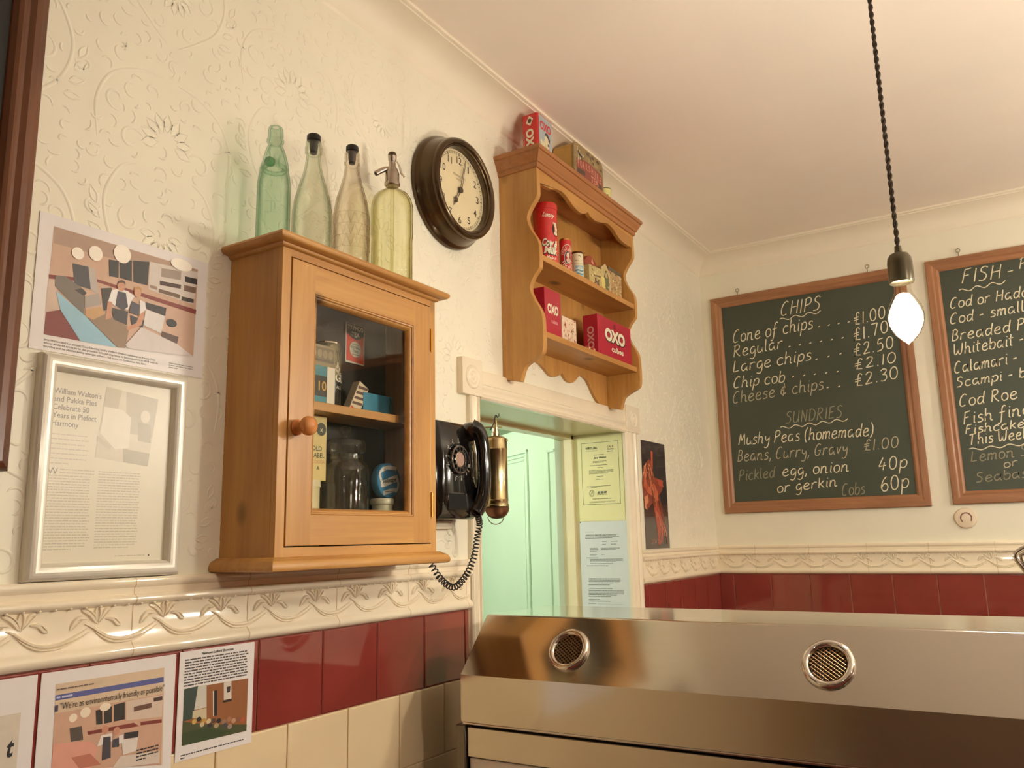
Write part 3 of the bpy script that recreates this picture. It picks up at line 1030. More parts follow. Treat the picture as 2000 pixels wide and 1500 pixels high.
obj('body', MB().lathe([(0.0, 0.0), (0.026, 0.0), (0.031, 0.006), (0.033, 0.050), (0.031, 0.066), (0.025, 0.076), (0.0205, 0.081), (0.0205, 0.089), (0.0235, 0.092), (0.0240, 0.099), (0.0225, 0.1025), (0.0, 0.1025)], mat('cream_glaze', (214, 212, 184), 0.15, coat=0.4, var=0.03), (0.065, 1.262, ZL), 36), c)
c = thing('tape_tin', 'round blue sticky tape tin standing on edge on the cream pot', 'tin', (0.065, 1.273, 1.5865))
TC = (0.0, 1.273, 1.6215)
obj('case', MB().lathe([(0.0, 0.056), (0.0335, 0.056), (0.035, 0.058), (0.035, 0.071), (0.0335, 0.0735), (0.031, 0.074), (0.0, 0.074)], mat('blue_tin', (60, 138, 190), 0.3, coat=0.2), TC, 44, 'x'), c)
f = leftwall(TC[1], TC[2], 0.074)
WH = ink((230, 232, 224))
b = MB()
b.ribbon([(-0.021 + 0.042 * t / 12, 0.0205 + 0.004 * math.sin(t / 12 * PI) + 0.003 * t / 12) for t in range(13)], 0.0085, f, 0.0003, WH)
b.ribbon([(-0.0255 + 0.051 * t / 12, -0.001 + 0.006 * math.sin((t / 12 - 0.5) * PI)) for t in range(13)], 0.0135, f, 0.0003, WH)
b.ribbon([(-0.018 + 0.040 * t / 12, -0.0235 + 0.005 * math.sin((t / 12 - 0.2) * PI * 0.7)) for t in range(13)], 0.0085, f, 0.0003, WH)
b.ribbon(smooth([(-0.021, 0.021), (-0.0275, 0.013), (-0.0245, 0.0)], 5), 0.006, f, 0.0002, WH).ribbon(smooth([(0.022, -0.020), (0.0275, -0.008), (0.0245, 0.006)], 5), 0.006, f, 0.0002, WH)
b.text('Sellotape', f, -0.021, -0.0065, 0.0085, ink((34, 34, 34)), 0.0006, width=0.042, shear=0.25, bold=0.02, rot=0.15)
b.lines(f, -0.017, 0.018, 0.0205, 0.0032, 2, 0.0012, ink((60, 70, 80)), 0.0006).lines(f, -0.012, 0.017, -0.0225, 0.0032, 1, 0.0014, ink((60, 70, 80)), 0.0006)
obj('print', b, c)

# ------------------------------------------------------------ bottles on top of the cabinet
ZT = 2.0187


def shell(outer, t=0.0028):
    inner = [(max(r - t, 0.0), z) for r, z in reversed(outer) if z > outer[0][1] + 0.004]
    return outer + inner + [(inner[-1][0], outer[0][1] + 0.007), (inner[-1][0] * 0.93, outer[0][1] + 0.005), (0.0, outer[0][1] + 0.005)]


c = thing('codd_bottle', 'sea green pinched-neck bottle without a stopper on the pine cabinet', 'bottle', (0.066, 0.963, ZT))
P = [(0.0, 0.0), (0.0275, 0.0), (0.0293, 0.004), (0.0293, 0.110), (0.0288, 0.122), (0.0272, 0.134), (0.0262, 0.140), (0.0258, 0.148), (0.0235, 0.160), (0.0205, 0.172), (0.0165, 0.184), (0.0130, 0.192), (0.0128, 0.196), (0.0150, 0.1985), (0.0152, 0.203), (0.0140, 0.206), (0.0138, 0.216), (0.0130, 0.224), (0.0118, 0.2275), (0.0095, 0.2285)]
P = [p for p in smooth([(r, z) for r, z in P], 3) if p[0] >= -1e-6]
P = [(max(r, 0.0), z) for r, z in P]
mb = MB().lathe(shell(P, 0.0035), G_CODD, (0.066, 0.963, ZT), 48)
vv = []
for x, y, z in mb.v:                          # two finger-deep pinches below the neck
    dx, dy, h = x - 0.066, y - 0.963, z - ZT
    a = math.atan2(dy, dx)
    k = 0.0
    for a0 in (-0.55, -1.75, 1.6):
        da = (a - a0 + PI) % (2 * PI) - PI
        k += math.exp(-(da / 0.42) ** 2 - ((h - 0.166) / 0.013) ** 2)
    s = 1 - 0.50 * min(k, 1)
    vv.append((0.066 + dx * s, 0.963 + dy * s, z))
mb.v = vv
obj('body', mb, c)
obj('marble_seat', MB().lathe([(0.021, 0.143), (0.0235, 0.147), (0.0225, 0.151), (0.014, 0.149), (0.014, 0.146)], G_CODD, (0.066, 0.963, ZT), 32, closed=True), c)
obj('marble', MB().lathe([(0.0095 * math.sin(PI * k / 10), 0.160 - 0.0095 * math.cos(PI * k / 10)) for k in range(11)], glass('dark_green_marble_glass', (170, 215, 185), (60, 110, 80), 1.6, 0.02), (0.062, 0.955, ZT), 24), c)
f = drum(0.066, 0.963, ZT, 0.0292, -0.85)
b = MB().text('PETTIT', f, 0.0, 0.118, 0.008, G_CODD, 0.0006, width=0.036, align='c', bold=0.015)
for q in ([(-0.012, 0.075), (0.010, 0.075)], [(-0.012, 0.055), (0.012, 0.055)], [(0.0, 0.055), (0.0, 0.075)], [(0.006, 0.058), (0.006, 0.072)]):
    b.ridge([(q[0][0] + (q[1][0] - q[0][0]) * t / 4, q[0][1] + (q[1][1] - q[0][1]) * t / 4) for t in range(5)], 0.002, 0.001, f, G_CODD)
obj('embossing', b, c)


def stopper_bottle(name, label, y, x, prof, g, top, seed):
    c = thing(name, label, 'bottle', (x, y, ZT))
    obj('body', MB().lathe(shell(prof), g, (x, y, ZT), 48), c)
    z = prof[-1][1]
    obj('stopper', MB().lathe([(0.0, z - 0.026), (0.006, z - 0.025), (0.0078, z - 0.014), (0.0082, z + 0.0005), (top * 0.8, z + 0.001), (top, z + 0.002), (top, z + 0.0105), (top * 0.86, z + 0.0130), (0.0, z + 0.0132)], M_BLACKMATT, (x, y, ZT), 28), c, label='black rubber screw stopper')
    return c


P2 = [(0.0, 0.0), (0.034, 0.0), (0.0372, 0.004), (0.0375, 0.080), (0.0368, 0.098), (0.0335, 0.120), (0.0280, 0.142), (0.0215, 0.164), (0.0165, 0.184), (0.0140, 0.203), (0.0132, 0.213), (0.0160, 0.2155), (0.0163, 0.226), (0.0150, 0.228), (0.0148, 0.238), (0.0100, 0.240)]
c = stopper_bottle('stoppered_bottle', 'pale green stoppered bottle between the sea green and the diamond patterned bottles', 1.057, 0.066, P2, G_PALE, 0.0132, 1)
f = drum(0.066, 1.057, ZT, 0.0376, -0.7)
b = MB()
R_ = random.Random(5)
for k in range(26):
    u0, v0 = R_.uniform(-0.01, 0.034), R_.uniform(0.01, 0.088)
    b.ridge([(u0, v0), (u0 + R_.uniform(-0.004, 0.004), v0 + 0.002), (u0 + R_.uniform(0.002, 0.006), v0 + R_.uniform(-0.002, 0.004))], 0.0016, 0.0009, f, G_PALE)
obj('embossing', b, c)
P3 = [(0.0, 0.0), (0.033, 0.0), (0.0360, 0.004), (0.0362, 0.112), (0.0350, 0.132), (0.0310, 0.156), (0.0245, 0.180), (0.0185, 0.202), (0.0152, 0.222), (0.0146, 0.231), (0.0162, 0.233), (0.0164, 0.237), (0.0152, 0.2395), (0.0154, 0.256), (0.0140, 0.2595), (0.0100, 0.261)]
c = stopper_bottle('diamond_bottle', 'clear bottle with moulded diamond pattern and black stopper on the cabinet', 1.163, 0.066, P3, G_CLEAR, 0.0128, 2)
f = drum(0.066, 1.163, ZT, 0.0363, -0.85)
b = MB()
for k in range(-5, 6):
    for s in (-1, 1):
        for rr in range(3):
            u0, v0 = k * 0.0155, 0.050 + rr * 0.024
            q = [(u0 + s * 0.0155 * 0.5 * t / 4, v0 + 0.024 * t / 4) for t in range(5)]
            b.ridge(q, 0.0020, 0.0012, f, G_CLEAR)
for rr in range(4):
    b.ridge([(-0.08 + 0.005 * t, 0.050 + rr * 0.024) for t in range(33)], 0.0016, 0.0010, f, G_CLEAR)
b.text('MILK', f, 0.002, 0.034, 0.008, G_CLEAR, 0.0007, align='c', rot=-0.3)
obj('embossing', b, c)
c = thing('soda_siphon', 'straw yellow soda siphon with chrome head on the pine cabinet', 'soda siphon', (0.066, 1.287, ZT))
P4 = [(0.0, 0.0), (0.040, 0.0), (0.0432, 0.005), (0.0432, 0.112), (0.0447, 0.120), (0.0447, 0.178), (0.0440, 0.190), (0.0405, 0.203), (0.0335, 0.213), (0.0230, 0.2205), (0.0155, 0.2245), (0.0135, 0.228), (0.0132, 0.234)]
obj('body', MB().lathe(shell(P4, 0.004), G_YELL, (0.066, 1.287, ZT), 40), c)
b = MB()
f = drum(0.066, 1.287, ZT, 0.0434, -0.85)
for k in range(12):
    u0 = (k - 6) * 0.0227
    b.ridge([(u0, 0.004 + 0.026 * t) for t in range(5)], 0.003, 0.0012, f, G_YELL)
b.text('HO', drum(0.066, 1.287, ZT, 0.0448, -0.95), -0.012, 0.160, 0.010, G_YELL, 0.0008, rot=1.2)
obj('embossing', b, c)
obj('dip_tube', MB().tube([(0.066, 1.287, ZT + 0.012), (0.066, 1.287, ZT + 0.232)], 0.0035, G_YELL, 12), c)
hd = obj('head', MB().lathe([(0.0, 0.2325), (0.0145, 0.2325), (0.0165, 0.2345), (0.0168, 0.2395), (0.0155, 0.2425), (0.0150, 0.246), (0.0150, 0.262), (0.0115, 0.272), (0.0072, 0.279), (0.0068, 0.290), (0.0088, 0.2935), (0.0092, 0.302), (0.0, 0.3025)], M_PEWTER, (0.066, 1.287, ZT), 32), c, label='dull chrome siphon head')
obj('cap', MB().lathe([(0.0092, 0.3026), (0.0094, 0.3055), (0.0070, 0.3105), (0.0, 0.3125)], mat('dark_metal_cap', (96, 80, 66), 0.3, 0.8), (0.066, 1.287, ZT), 24), hd)
obj('spout', MB().tube(smooth([(0.062, 1.284, ZT + 0.272), (0.057, 1.275, ZT + 0.270), (0.052, 1.266, ZT + 0.264), (0.0465, 1.256, ZT + 0.2555)], 4), 0.0060, M_PEWTER, 16).lathe([(0.0, 0.0), (0.0045, 0.0)], M_BLACKMATT, None, 14, 'z', Matrix.Translation((0.0463, 1.2556, ZT + 0.2552)) @ Vector((-0.44, -0.78, -0.5)).to_track_quat('Z', 'Y').to_matrix().to_4x4(), caps=False), hd)
obj('lever', MB().tube(smooth([(0.074, 1.292, ZT + 0.290), (0.079, 1.295, ZT + 0.279), (0.083, 1.2975, ZT + 0.262), (0.088, 1.3005, ZT + 0.254)], 4), [0.0016] * 3 + [0.0022] * 10, M_CHROME, 10), hd)

# ------------------------------------------------------------ wall clock
CY, CZc = 1.574, 2.353
clk = thing('wall_clock', 'round bronze wall clock with cream dial beside the pine shelves', 'clock', (0, CY, CZc))
obj('case', MB().lathe([(0.139, 0.0005), (0.1425, 0.002), (0.143, 0.008), (0.1405, 0.014), (0.1365, 0.017), (0.1345, 0.021), (0.131, 0.034), (0.1275, 0.047), (0.1262, 0.050)], M_BRONZE, (0, CY, CZc), 96, 'x', caps=False), clk)
obj('bezel', MB().lathe([(0.1262, 0.050), (0.1265, 0.056), (0.1238, 0.0615), (0.1190, 0.0645), (0.1135, 0.0635), (0.1095, 0.060), (0.1085, 0.056), (0.1060, 0.0545), (0.1045, 0.050), (0.1038, 0.038)], M_BRONZE, (0, CY, CZc), 96, 'x', caps=False), clk)
obj('dial', MB().lathe([(0.104, 0.0365), (0.104, 0.038), (0.0, 0.038)], M_DIAL, (0, CY, CZc), 96, 'x'), clk)
f = leftwall(CY, CZc, 0.038)
INKB = ink((58, 46, 30))
b = MB()
for h in range(1, 13):
    a = PI / 2 - h * PI / 6
    b.text(str(h), f, 0.0775 * math.cos(a), 0.0775 * math.sin(a) - 0.0082, 0.0185, INKB, 0.0004, align='c', width=0.0055 if h == 1 else 0.0125 if h < 10 else 0.017 if h == 11 else 0.020, bold=0.005)
b.disc(0, 0, 0.0985, 0.0985, f, 0.0003, INKB, 72, hole=0.992)
b.disc(0, 0, 0.0935, 0.0935, f, 0.0003, INKB, 72, hole=0.994)
for k in range(60):
    a = k * PI / 30
    r0 = 0.0925 if k % 5 else 0.0905
    b.ribbon([(r0 * math.cos(a), r0 * math.sin(a)), (0.0985 * math.cos(a), 0.0985 * math.sin(a))], 0.0014 if k % 5 else 0.003, f, 0.0004, INKB)
b.text('KENSINGTON', f, 0, 0.034, 0.0058, ink((150, 132, 98)), 0.0004, align='c').text('STATION', f, 0, 0.0255, 0.0045, ink((150, 132, 98)), 0.0004, align='c')
obj('numerals', b, clk)


def hand(ang, ln, w, d, spade):
    b = MB()
    ca, sa = math.cos(ang), math.sin(ang)
    g = lambda a, h, dd=0.0: f(a * ca - h * sa, a * sa + h * ca, dd)
    for s in (-1, 1):
        b.prism([(0.004, s * w * 0.6), (0.004, s * w), (ln * 0.8, s * w * 0.75), (ln, s * 0.0004), (ln * 0.8, s * w * 0.35)] if s > 0 else [(ln * 0.8, s * w * 0.35), (ln, s * 0.0004), (ln * 0.8, s * w * 0.75), (0.004, s * w), (0.004, s * w * 0.6)], g, d, d + 0.0008, INKB)
    if spade:
        b.disc(ln * 0.62, 0, 0.007, 0.0075, g, d + 0.001, INKB, 20, hole=0.45)
    b.disc(0, 0, 0.008, 0.008, g, d + 0.0011, INKB, 20)
    return b


obj('hour_hand', hand(PI / 2 - 7.05 * PI / 6, 0.058, 0.0040, 0.0030, True), clk)
obj('minute_hand', hand(PI / 2 - 2.2 * PI / 30, 0.086, 0.0036, 0.0055, False), clk)
obj('glass', MB().lathe([(0.1055, 0.0525), (0.05, 0.0552), (0.0, 0.0558)], G_PANE, (0, CY, CZc), 64, 'x', caps=False), clk)
# ------------------------------------------------------------ scalloped pine shelf unit over the doorway
SY0, SY1 = 1.815, 2.450
shf = thing('wall_shelf', 'scalloped pine wall shelf holding tins above the doorway', 'shelf unit', (0, 2.13, 1.905))
EDGE = smooth([(0.121, 2.490), (0.122, 2.420), (0.118, 2.402), (0.099, 2.376), (0.088, 2.350), (0.098, 2.316), (0.117, 2.284), (0.1225, 2.262), (0.1225, 2.212), (0.118, 2.200), (0.103, 2.182), (0.091, 2.154), (0.101, 2.124), (0.120, 2.090), (0.1265, 2.065), (0.128, 2.010), (0.1255, 1.980), (0.116, 1.968), (0.092, 1.957), (0.070, 1.944), (0.060, 1.922), (0.055, 1.906)], 4)
SIDE = [(0.0005, 2.4905)] + EDGE + [(0.048, 1.905), (0.0005, 1.918)]
SIDE = [(0.0005, 2.490)] + EDGE + [(0.0005, 1.9175)]
for y0 in (SY0, SY1 - 0.018):
    obj('side_panel', MB().prism(SIDE, lambda a, z, d=0.0: Vector((a, d, z)), y0, y0 + 0.018, M_PINE), shf, bevel=0.001)
APR = smooth([(1.834, 1.985), (1.90, 1.994), (1.945, 1.998), (1.975, 1.994), (2.005, 1.988), (2.035, 1.974), (2.062, 1.964), (2.095, 1.968), (2.118, 1.978), (2.129, 1.986)], 4)[:-1] + smooth([(2.129, 1.986), (2.138, 1.976), (2.158, 1.965), (2.188, 1.963), (2.210, 1.973), (2.232, 1.988), (2.249, 1.996), (2.275, 1.992), (2.300, 1.980), (2.338, 1.944), (2.379, 1.919), (2.431, 1.916)], 4)
obj('back_panel', MB().prism([(1.834, 2.490)] + APR + [(2.431, 2.490)], leftwall(0, 0), 0.0005, 0.0095, M_PINE), shf)
for z in (2.247, 2.037):
    obj('shelf_board', MB().box(0.0095, 0.1195, SY0 + 0.018, SY1 - 0.018, z - 0.0165, z, M_PINEY), shf, bevel=0.001)
VAL = smooth([(1.822, 2.446), (1.855, 2.448), (1.895, 2.452), (1.931, 2.464), (1.967, 2.467), (1.997, 2.459), (2.027, 2.447), (2.065, 2.441), (2.098, 2.448), (2.120, 2.461)], 4)[:-1] + smooth([(2.120, 2.461), (2.136, 2.452), (2.165, 2.448), (2.209, 2.456), (2.254, 2.468), (2.298, 2.462), (2.327, 2.449), (2.364, 2.440), (2.431, 2.441)], 4)
VAL[0] = (1.8335, 2.446)
obj('valance', MB().prism([(1.8335, 2.4905)] + VAL + [(2.431, 2.4905)], leftwall(0, 0), 0.108, 0.1205, M_PINEY), shf, bevel=0.001)
obj('top_board', MB().box(0.0005, 0.121, SY0, SY1, 2.4906, 2.500, M_PINEY), shf)
CR = [(0.0002, 2.486), (0.004, 2.487), (0.006, 2.492), (0.006, 2.499), (0.010, 2.501), (0.0125, 2.508), (0.017, 2.517), (0.0205, 2.524), (0.0205, 2.5275), (0.024, 2.5285), (0.026, 2.534), (0.025, 2.540)]
obj('cornice', ring_moulding(MB(), CR, SY0, SY1, 0.121, wood('reddish_pine', (148, 92, 50), (184, 124, 72), 'y')), shf, angle=30)

ZT2, ZS1, ZS2 = 2.5402, 2.2472, 2.0372
CREAM = ink((232, 224, 196), 0.35, 0.3)
TIN_RED = mat('red_tin', (206, 44, 42), 0.3, coat=0.3, var=0.08, scale=50)
CRIMSON = mat('crimson_card', (176, 28, 54), 0.35, coat=0.2, var=0.04)
BLK = ink((34, 28, 24), 0.35, 0.3)


def rbox(x0, x1, y0, y1, z0, z1, r, m, top_only=True):
    """tin with rounded upright corners"""
    pts = []
    for cx, cy, a0 in ((x1 - r, y0 + r, -PI / 2), (x1 - r, y1 - r, 0), (x0 + r, y1 - r, PI / 2), (x0 + r, y0 + r, PI)):
        for k in range(6):
            t = a0 + PI / 2 * k / 5
            pts.append((cx + r * math.cos(t), cy + r * math.sin(t)))
    return MB().prism(pts, lambda a, h, d=0.0: Vector((a, h, d)), z0, z1, m)


# on top of the unit
c = thing('stock_cube_tin', 'red and pale blue picture tin at the left on top of the pine shelves', 'tin', (0.075, 1.905, ZT2))
obj('body', rbox(0.050, 0.101, 1.864, 1.949, ZT2, 2.664, 0.007, TIN_RED), c)
obj('lid', rbox(0.0492, 0.1018, 1.8632, 1.9498, 2.6641, 2.676, 0.007, TIN_RED), c)
f = leftwall(0, 0, 0.101)
b = MB().flat([(1.8705, ZT2 + 0.002), (1.943, ZT2 + 0.002), (1.943, 2.674), (1.8705, 2.674)], f, 0.0010, ink((172, 182, 184), 0.35, 0.3))
b.text('OXO', f, 1.9065, 2.634, 0.024, ink((214, 46, 50), 0.35, 0.3), 0.0014, width=0.062, align='c', bold=0.04)
for poly, col in (([(1.876, 2.596), (1.884, 2.604), (1.890, 2.592), (1.898, 2.606), (1.902, 2.588), (1.910, 2.566), (1.896, 2.560), (1.884, 2.574)], (226, 216, 164)),
                  ([(1.900, 2.618), (1.914, 2.624), (1.926, 2.612), (1.926, 2.590), (1.914, 2.580), (1.904, 2.590)], (226, 214, 176)),
                  ([(1.900, 2.626), (1.916, 2.632), (1.932, 2.616), (1.926, 2.602), (1.920, 2.616)], (48, 46, 44)),
                  ([(1.878, 2.570), (1.900, 2.560), (1.934, 2.572), (1.942, 2.542), (1.890, 2.544)], (58, 66, 72)),
                  ([(1.898, 2.562), (1.916, 2.566), (1.922, 2.544), (1.900, 2.544)], (176, 196, 206)),
                  ([(1.916, 2.600), (1.924, 2.600), (1.926, 2.594), (1.918, 2.592)], (52, 48, 44))):
    b.flat(poly, f, 0.0014 + 0.00004 * len(b.f) % 0.0003, ink(col, 0.35, 0.3))
f2 = backface(0, 0, 1.864)
b.text('OXO', plane((0.0755, 1.864, 2.632), (0, 0, -1), (1, 0, 0)), 0.0, -0.010, 0.022, CREAM, 0.0012, width=0.078, bold=0.05)
b.flat([(0.0755, 2.672), (0.088, 2.660), (0.078, 2.640), (0.064, 2.652)], f2, 0.0010, CREAM).disc(0.0765, 2.656, 0.006, 0.007, f2, 0.0013, ink((96, 66, 50), 0.35, 0.3), 16)
b.lines(plane((0.056, 1.864, 2.62), (0, 0, -1), (1, 0, 0)), 0, 0.075, 0.0, 0.004, 1, 0.002, CREAM, 0.0012)
obj('print', b, c)
c = thing('tea_caddy', 'tan tea tin with red lettering in the middle on top of the pine shelves', 'tin', (0.065, 2.18, ZT2))
M_TANTIN = mat('khaki_tin', (156, 132, 86), 0.35, coat=0.2, var=0.10, scale=60)
b = MB()
PT = []
for cy, a0 in ((2.279 - 0.022, 0.0), (2.083 + 0.022, PI / 2)):
    for k in range(7):
        t = a0 + PI / 2 * k / 6
        PT.append((cy + 0.022 * math.cos(t), 2.685 - 0.022 + 0.022 * math.sin(t)))
PT = [(2.279, ZT2)] + PT + [(2.083, ZT2)]
obj('body', MB().prism(PT, leftwall(0, 0), 0.030, 0.092, mat('mustard_tin', (190, 150, 76), 0.35, var=0.06)), c)
obj('front', MB().prism([(2.181 + (y - 2.181) * 1.012, ZT2 + (z - ZT2) * 1.006) for y, z in PT], leftwall(0, 0), 0.0921, 0.101, M_TANTIN), c, bevel=0.002)
f = leftwall(0, 0, 0.101)
RD = ink((196, 84, 70), 0.35, 0.3)
b = MB().flat([(2.094, 2.545), (2.270, 2.545), (2.270, 2.632), (2.250, 2.640), (2.181, 2.645), (2.112, 2.640), (2.094, 2.632)], f, 0.0004, ink((150, 70, 58), 0.35, 0.3))
for i, ch in enumerate('YORKSHIRE'):
    t = (i - 4) / 4.0
    b.text(ch, f, 2.181 + t * 0.074, 2.616 - 0.010 * t * t, 0.022, ink((226, 150, 124), 0.35, 0.3), 0.0008, width=0.0125 if ch != 'I' else 0.004, align='c', bold=0.02, rot=-0.16 * t)
b.text('TEA', f, 2.215, 2.589, 0.020, ink((226, 150, 124), 0.35, 0.3), 0.0008, width=0.052, align='c', bold=0.02)
for y0, y1, s in ((2.098, 2.150, 1), (2.240, 2.268, -1)):
    b.flat([(y0, 2.586), (y1, 2.592 if s > 0 else 2.582), (y1, 2.606 if s > 0 else 2.596), (y0, 2.602)], f, 0.0006, ink((76, 58, 46), 0.35, 0.3))
for q in ([(2.104, 2.672), (2.112, 2.650), (2.106, 2.628)], [(2.118, 2.666), (2.124, 2.646), (2.116, 2.634)], [(2.110, 2.652), (2.130, 2.648), (2.146, 2.656)], [(2.100, 2.662), (2.118, 2.650), (2.132, 2.654)]):
    b.ribbon(smooth(q, 5), 0.007, f, 0.0005, ink((208, 194, 156), 0.35, 0.3))
    b.ribbon(smooth([(a + 0.004, h - 0.003) for a, h in q], 5), 0.0022, f, 0.0007, ink((58, 46, 34), 0.35, 0.3))
R_ = random.Random(8)
for k in range(16):
    y0, z0 = R_.uniform(2.155, 2.265), R_.uniform(2.650, 2.676)
    b.disc(y0, z0, R_.uniform(0.004, 0.011), R_.uniform(0.003, 0.008), f, 0.0004 + 0.00002 * k, ink(R_.choice([(98, 80, 58), (122, 102, 70), (84, 70, 50), (176, 154, 108)]), 0.35, 0.3), 12)
obj('print', b, c)
c = thing('small_beaker', 'small pale yellow beaker at the right on top of the pine shelves', 'cup', (0.078, 2.335, ZT2))
obj('body', MB().lathe([(0.0, 0.0), (0.016, 0.0), (0.0175, 0.003), (0.0215, 0.068), (0.0225, 0.078), (0.0212, 0.078), (0.0195, 0.066), (0.015, 0.006), (0.0, 0.005)], mat('pale_yellow_glaze', (234, 226, 150), 0.2, coat=0.3, var=0.03), (0.078, 2.335, ZT2), 32), c)
f = drum(0.078, 2.335, ZT2, 0.0208, -0.9)
b = MB().lathe([(0.0226, 0.0765), (0.0229, 0.0785), (0.0218, 0.0795), (0.0210, 0.0785)], ink((70, 84, 40), 0.3), (0.078, 2.335, ZT2), 32)
for q in ((0.010, 0.045, 0.004), (0.016, 0.036, 0.005), (0.004, 0.052, 0.003), (0.014, 0.024, 0.006)):
    b.disc(q[0], q[1], q[2], q[2] * 1.2, f, 0.0008, ink((70, 96, 66), 0.3), 12)
obj('rim_and_sprig', b, c, label='dark green rim and leaf sprig')

# upper shelf
c = thing('milk_toffee_tin', 'tall red round tin at the left of the upper pine shelf', 'tin', (0.072, 1.943, ZS1))
TX, TY = 0.072, 1.943
obj('body', MB().lathe([(0.0, 0.0), (0.033, 0.0), (0.034, 0.003), (0.034, 0.164), (0.0, 0.164)], TIN_RED, (TX, TY, ZS1), 48), c)
obj('lid', MB().lathe([(0.0338, 0.1642), (0.0352, 0.1645), (0.0354, 0.180), (0.0335, 0.1835), (0.0, 0.184)], TIN_RED, (TX, TY, ZS1), 48), c)
f = drum(TX, TY, ZS1, 0.034, -0.95)
b = MB().text('Luxury', f, -0.012, 0.140, 0.013, CREAM, 0.0005, width=0.034, shear=0.3, bold=0.03, rot=-0.12)
for s, u0, v0, cap, w in (('Cow &', -0.016, 0.055, 0.020, 0.048), ('Milk', -0.010, 0.032, 0.020, 0.042)):
    b.text(s, f, u0 - 0.0012, v0 - 0.0014, cap, BLK, 0.0004, width=w, shear=0.15, bold=0.075, rot=-0.08)
    b.text(s, f, u0, v0, cap, CREAM, 0.0008, width=w, shear=0.15, bold=0.04, rot=-0.08)
b.text('Made in', f, -0.004, 0.016, 0.009, CREAM, 0.0005, width=0.030, shear=0.3, bold=0.02, rot=-0.08)
b.disc(0.030, 0.104, 0.014, 0.021, f, 0.0004, BLK, 24)
for q in ((0.028, 0.116, 0.006, 0.008), (0.031, 0.104, 0.006, 0.006), (0.029, 0.092, 0.008, 0.006), (0.022, 0.121, 0.004, 0.003)):
    b.disc(q[0], q[1], q[2], q[3], f, 0.0007, ink((216, 204, 172), 0.35, 0.3), 14)
R_ = random.Random(4)
for k in range(26):
    b.disc(R_.uniform(-0.036, 0.02), R_.uniform(0.07, 0.155), R_.uniform(0.0006, 0.0014), R_.uniform(0.0006, 0.0016), f, 0.0005, ink((110, 26, 24)), 8)
obj('print', b, c)
c = thing('mint_tin', 'small red round tin with white ring label on the upper pine shelf', 'tin', (0.088, 2.028, ZS1))
TX, TY = 0.088, 2.028
obj('body', MB().lathe([(0.0, 0.0), (0.0172, 0.0), (0.0178, 0.002), (0.0178, 0.098), (0.0, 0.098)], TIN_RED, (TX, TY, ZS1), 36), c)
obj('lid', MB().lathe([(0.0174, 0.0981), (0.0182, 0.0985), (0.0182, 0.103), (0.0165, 0.1045), (0.0, 0.104)], M_GOLD, (TX, TY, ZS1), 36), c)
f = drum(TX, TY, ZS1, 0.0178, -0.72)
b = MB().disc(0, 0.045, 0.0228, 0.040, f, 0.0004, CREAM, 40, hole=0.95).disc(0, 0.045, 0.0105, 0.0205, f, 0.0004, CREAM, 32).disc(0, 0.045, 0.0095, 0.0188, f, 0.0007, ink((52, 52, 70), 0.35, 0.3), 32)
b.disc(0.0005, 0.052, 0.0042, 0.0085, f, 0.0010, ink((222, 200, 176), 0.35, 0.3), 18).disc(0.0015, 0.036, 0.006, 0.008, f, 0.0010, ink((214, 180, 160), 0.35, 0.3), 18)
for s, a0, a1, up in (("UNCLE JOE'S", 2.75, 0.40, 1), ('MINT BALLS', 3.55, 5.9, -1)):
    n = len(s)
    for i, ch in enumerate(s):
        if ch == ' ':
            continue
        a = a0 + (a1 - a0) * i / (n - 1)
        rx, ry = (0.0135, 0.0245) if up > 0 else (0.0185, 0.0345)
        b.text(ch, f, rx * math.cos(a), 0.045 + ry * math.sin(a), 0.0085, CREAM, 0.0006, width=0.0036, align='c', bold=0.03, rot=(a - PI / 2) if up > 0 else (a + PI / 2))
obj('print', b, c)
c = thing('seaside_tin', 'small cream round tin with blue sea picture on the upper pine shelf', 'tin', (0.084, 2.108, ZS1))
TX, TY = 0.084, 2.108
obj('body', MB().lathe([(0.0, 0.0), (0.0178, 0.0), (0.0184, 0.002), (0.0184, 0.082), (0.0, 0.082)], mat('cream_paper_tin', (226, 214, 178), 0.35, coat=0.2, var=0.03), (TX, TY, ZS1), 36), c)
obj('rim', MB().lathe([(0.0180, 0.0821), (0.0190, 0.0825), (0.0190, 0.0875), (0.0175, 0.089), (0.0, 0.0885)], mat('brown_rim', (96, 60, 36), 0.3, 0.5), (TX, TY, ZS1), 36), c)
f = drum(TX, TY, ZS1, 0.0184, -0.80)
b = MB()
for k in range(8):
    u0 = -0.012 + 0.0035 * k
    b.flat([(u0, 0.006), (u0 + 0.0036, 0.006), (u0 + 0.0036, 0.044), (u0, 0.044)], f, 0.0004, ink((158, 188, 190), 0.35, 0.3))
for k in range(4):
    b.ribbon(smooth([(-0.012, 0.018 + 0.005 * k), (-0.003, 0.020 + 0.005 * k), (0.006, 0.017 + 0.005 * k), (0.0155, 0.020 + 0.005 * k)], 5), 0.0022, f, 0.0007, ink((66, 108, 116) if k % 2 == 0 else (214, 220, 206), 0.35, 0.3))
b.disc(0.002, 0.036, 0.006, 0.004, f, 0.0008, ink((224, 224, 206), 0.35, 0.3), 16)
b.lines(f, -0.012, 0.008, 0.058, 0.006, 1, 0.003, ink((150, 136, 100)), 0.0005).ribbon(smooth([(-0.002, 0.072), (0.002, 0.075), (0.006, 0.070)], 4), 0.0014, f, 0.0005, ink((84, 84, 64)))
b.lines(f, -0.016, 0.02, 0.050, 0.006, 1, 0.0008, ink((150, 136, 100)), 0.0005)
obj('print', b, c)
c = thing('cottage_tin', 'cottage shaped tin with red roof on the upper pine shelf', 'tin', (0.068, 2.248, ZS1))
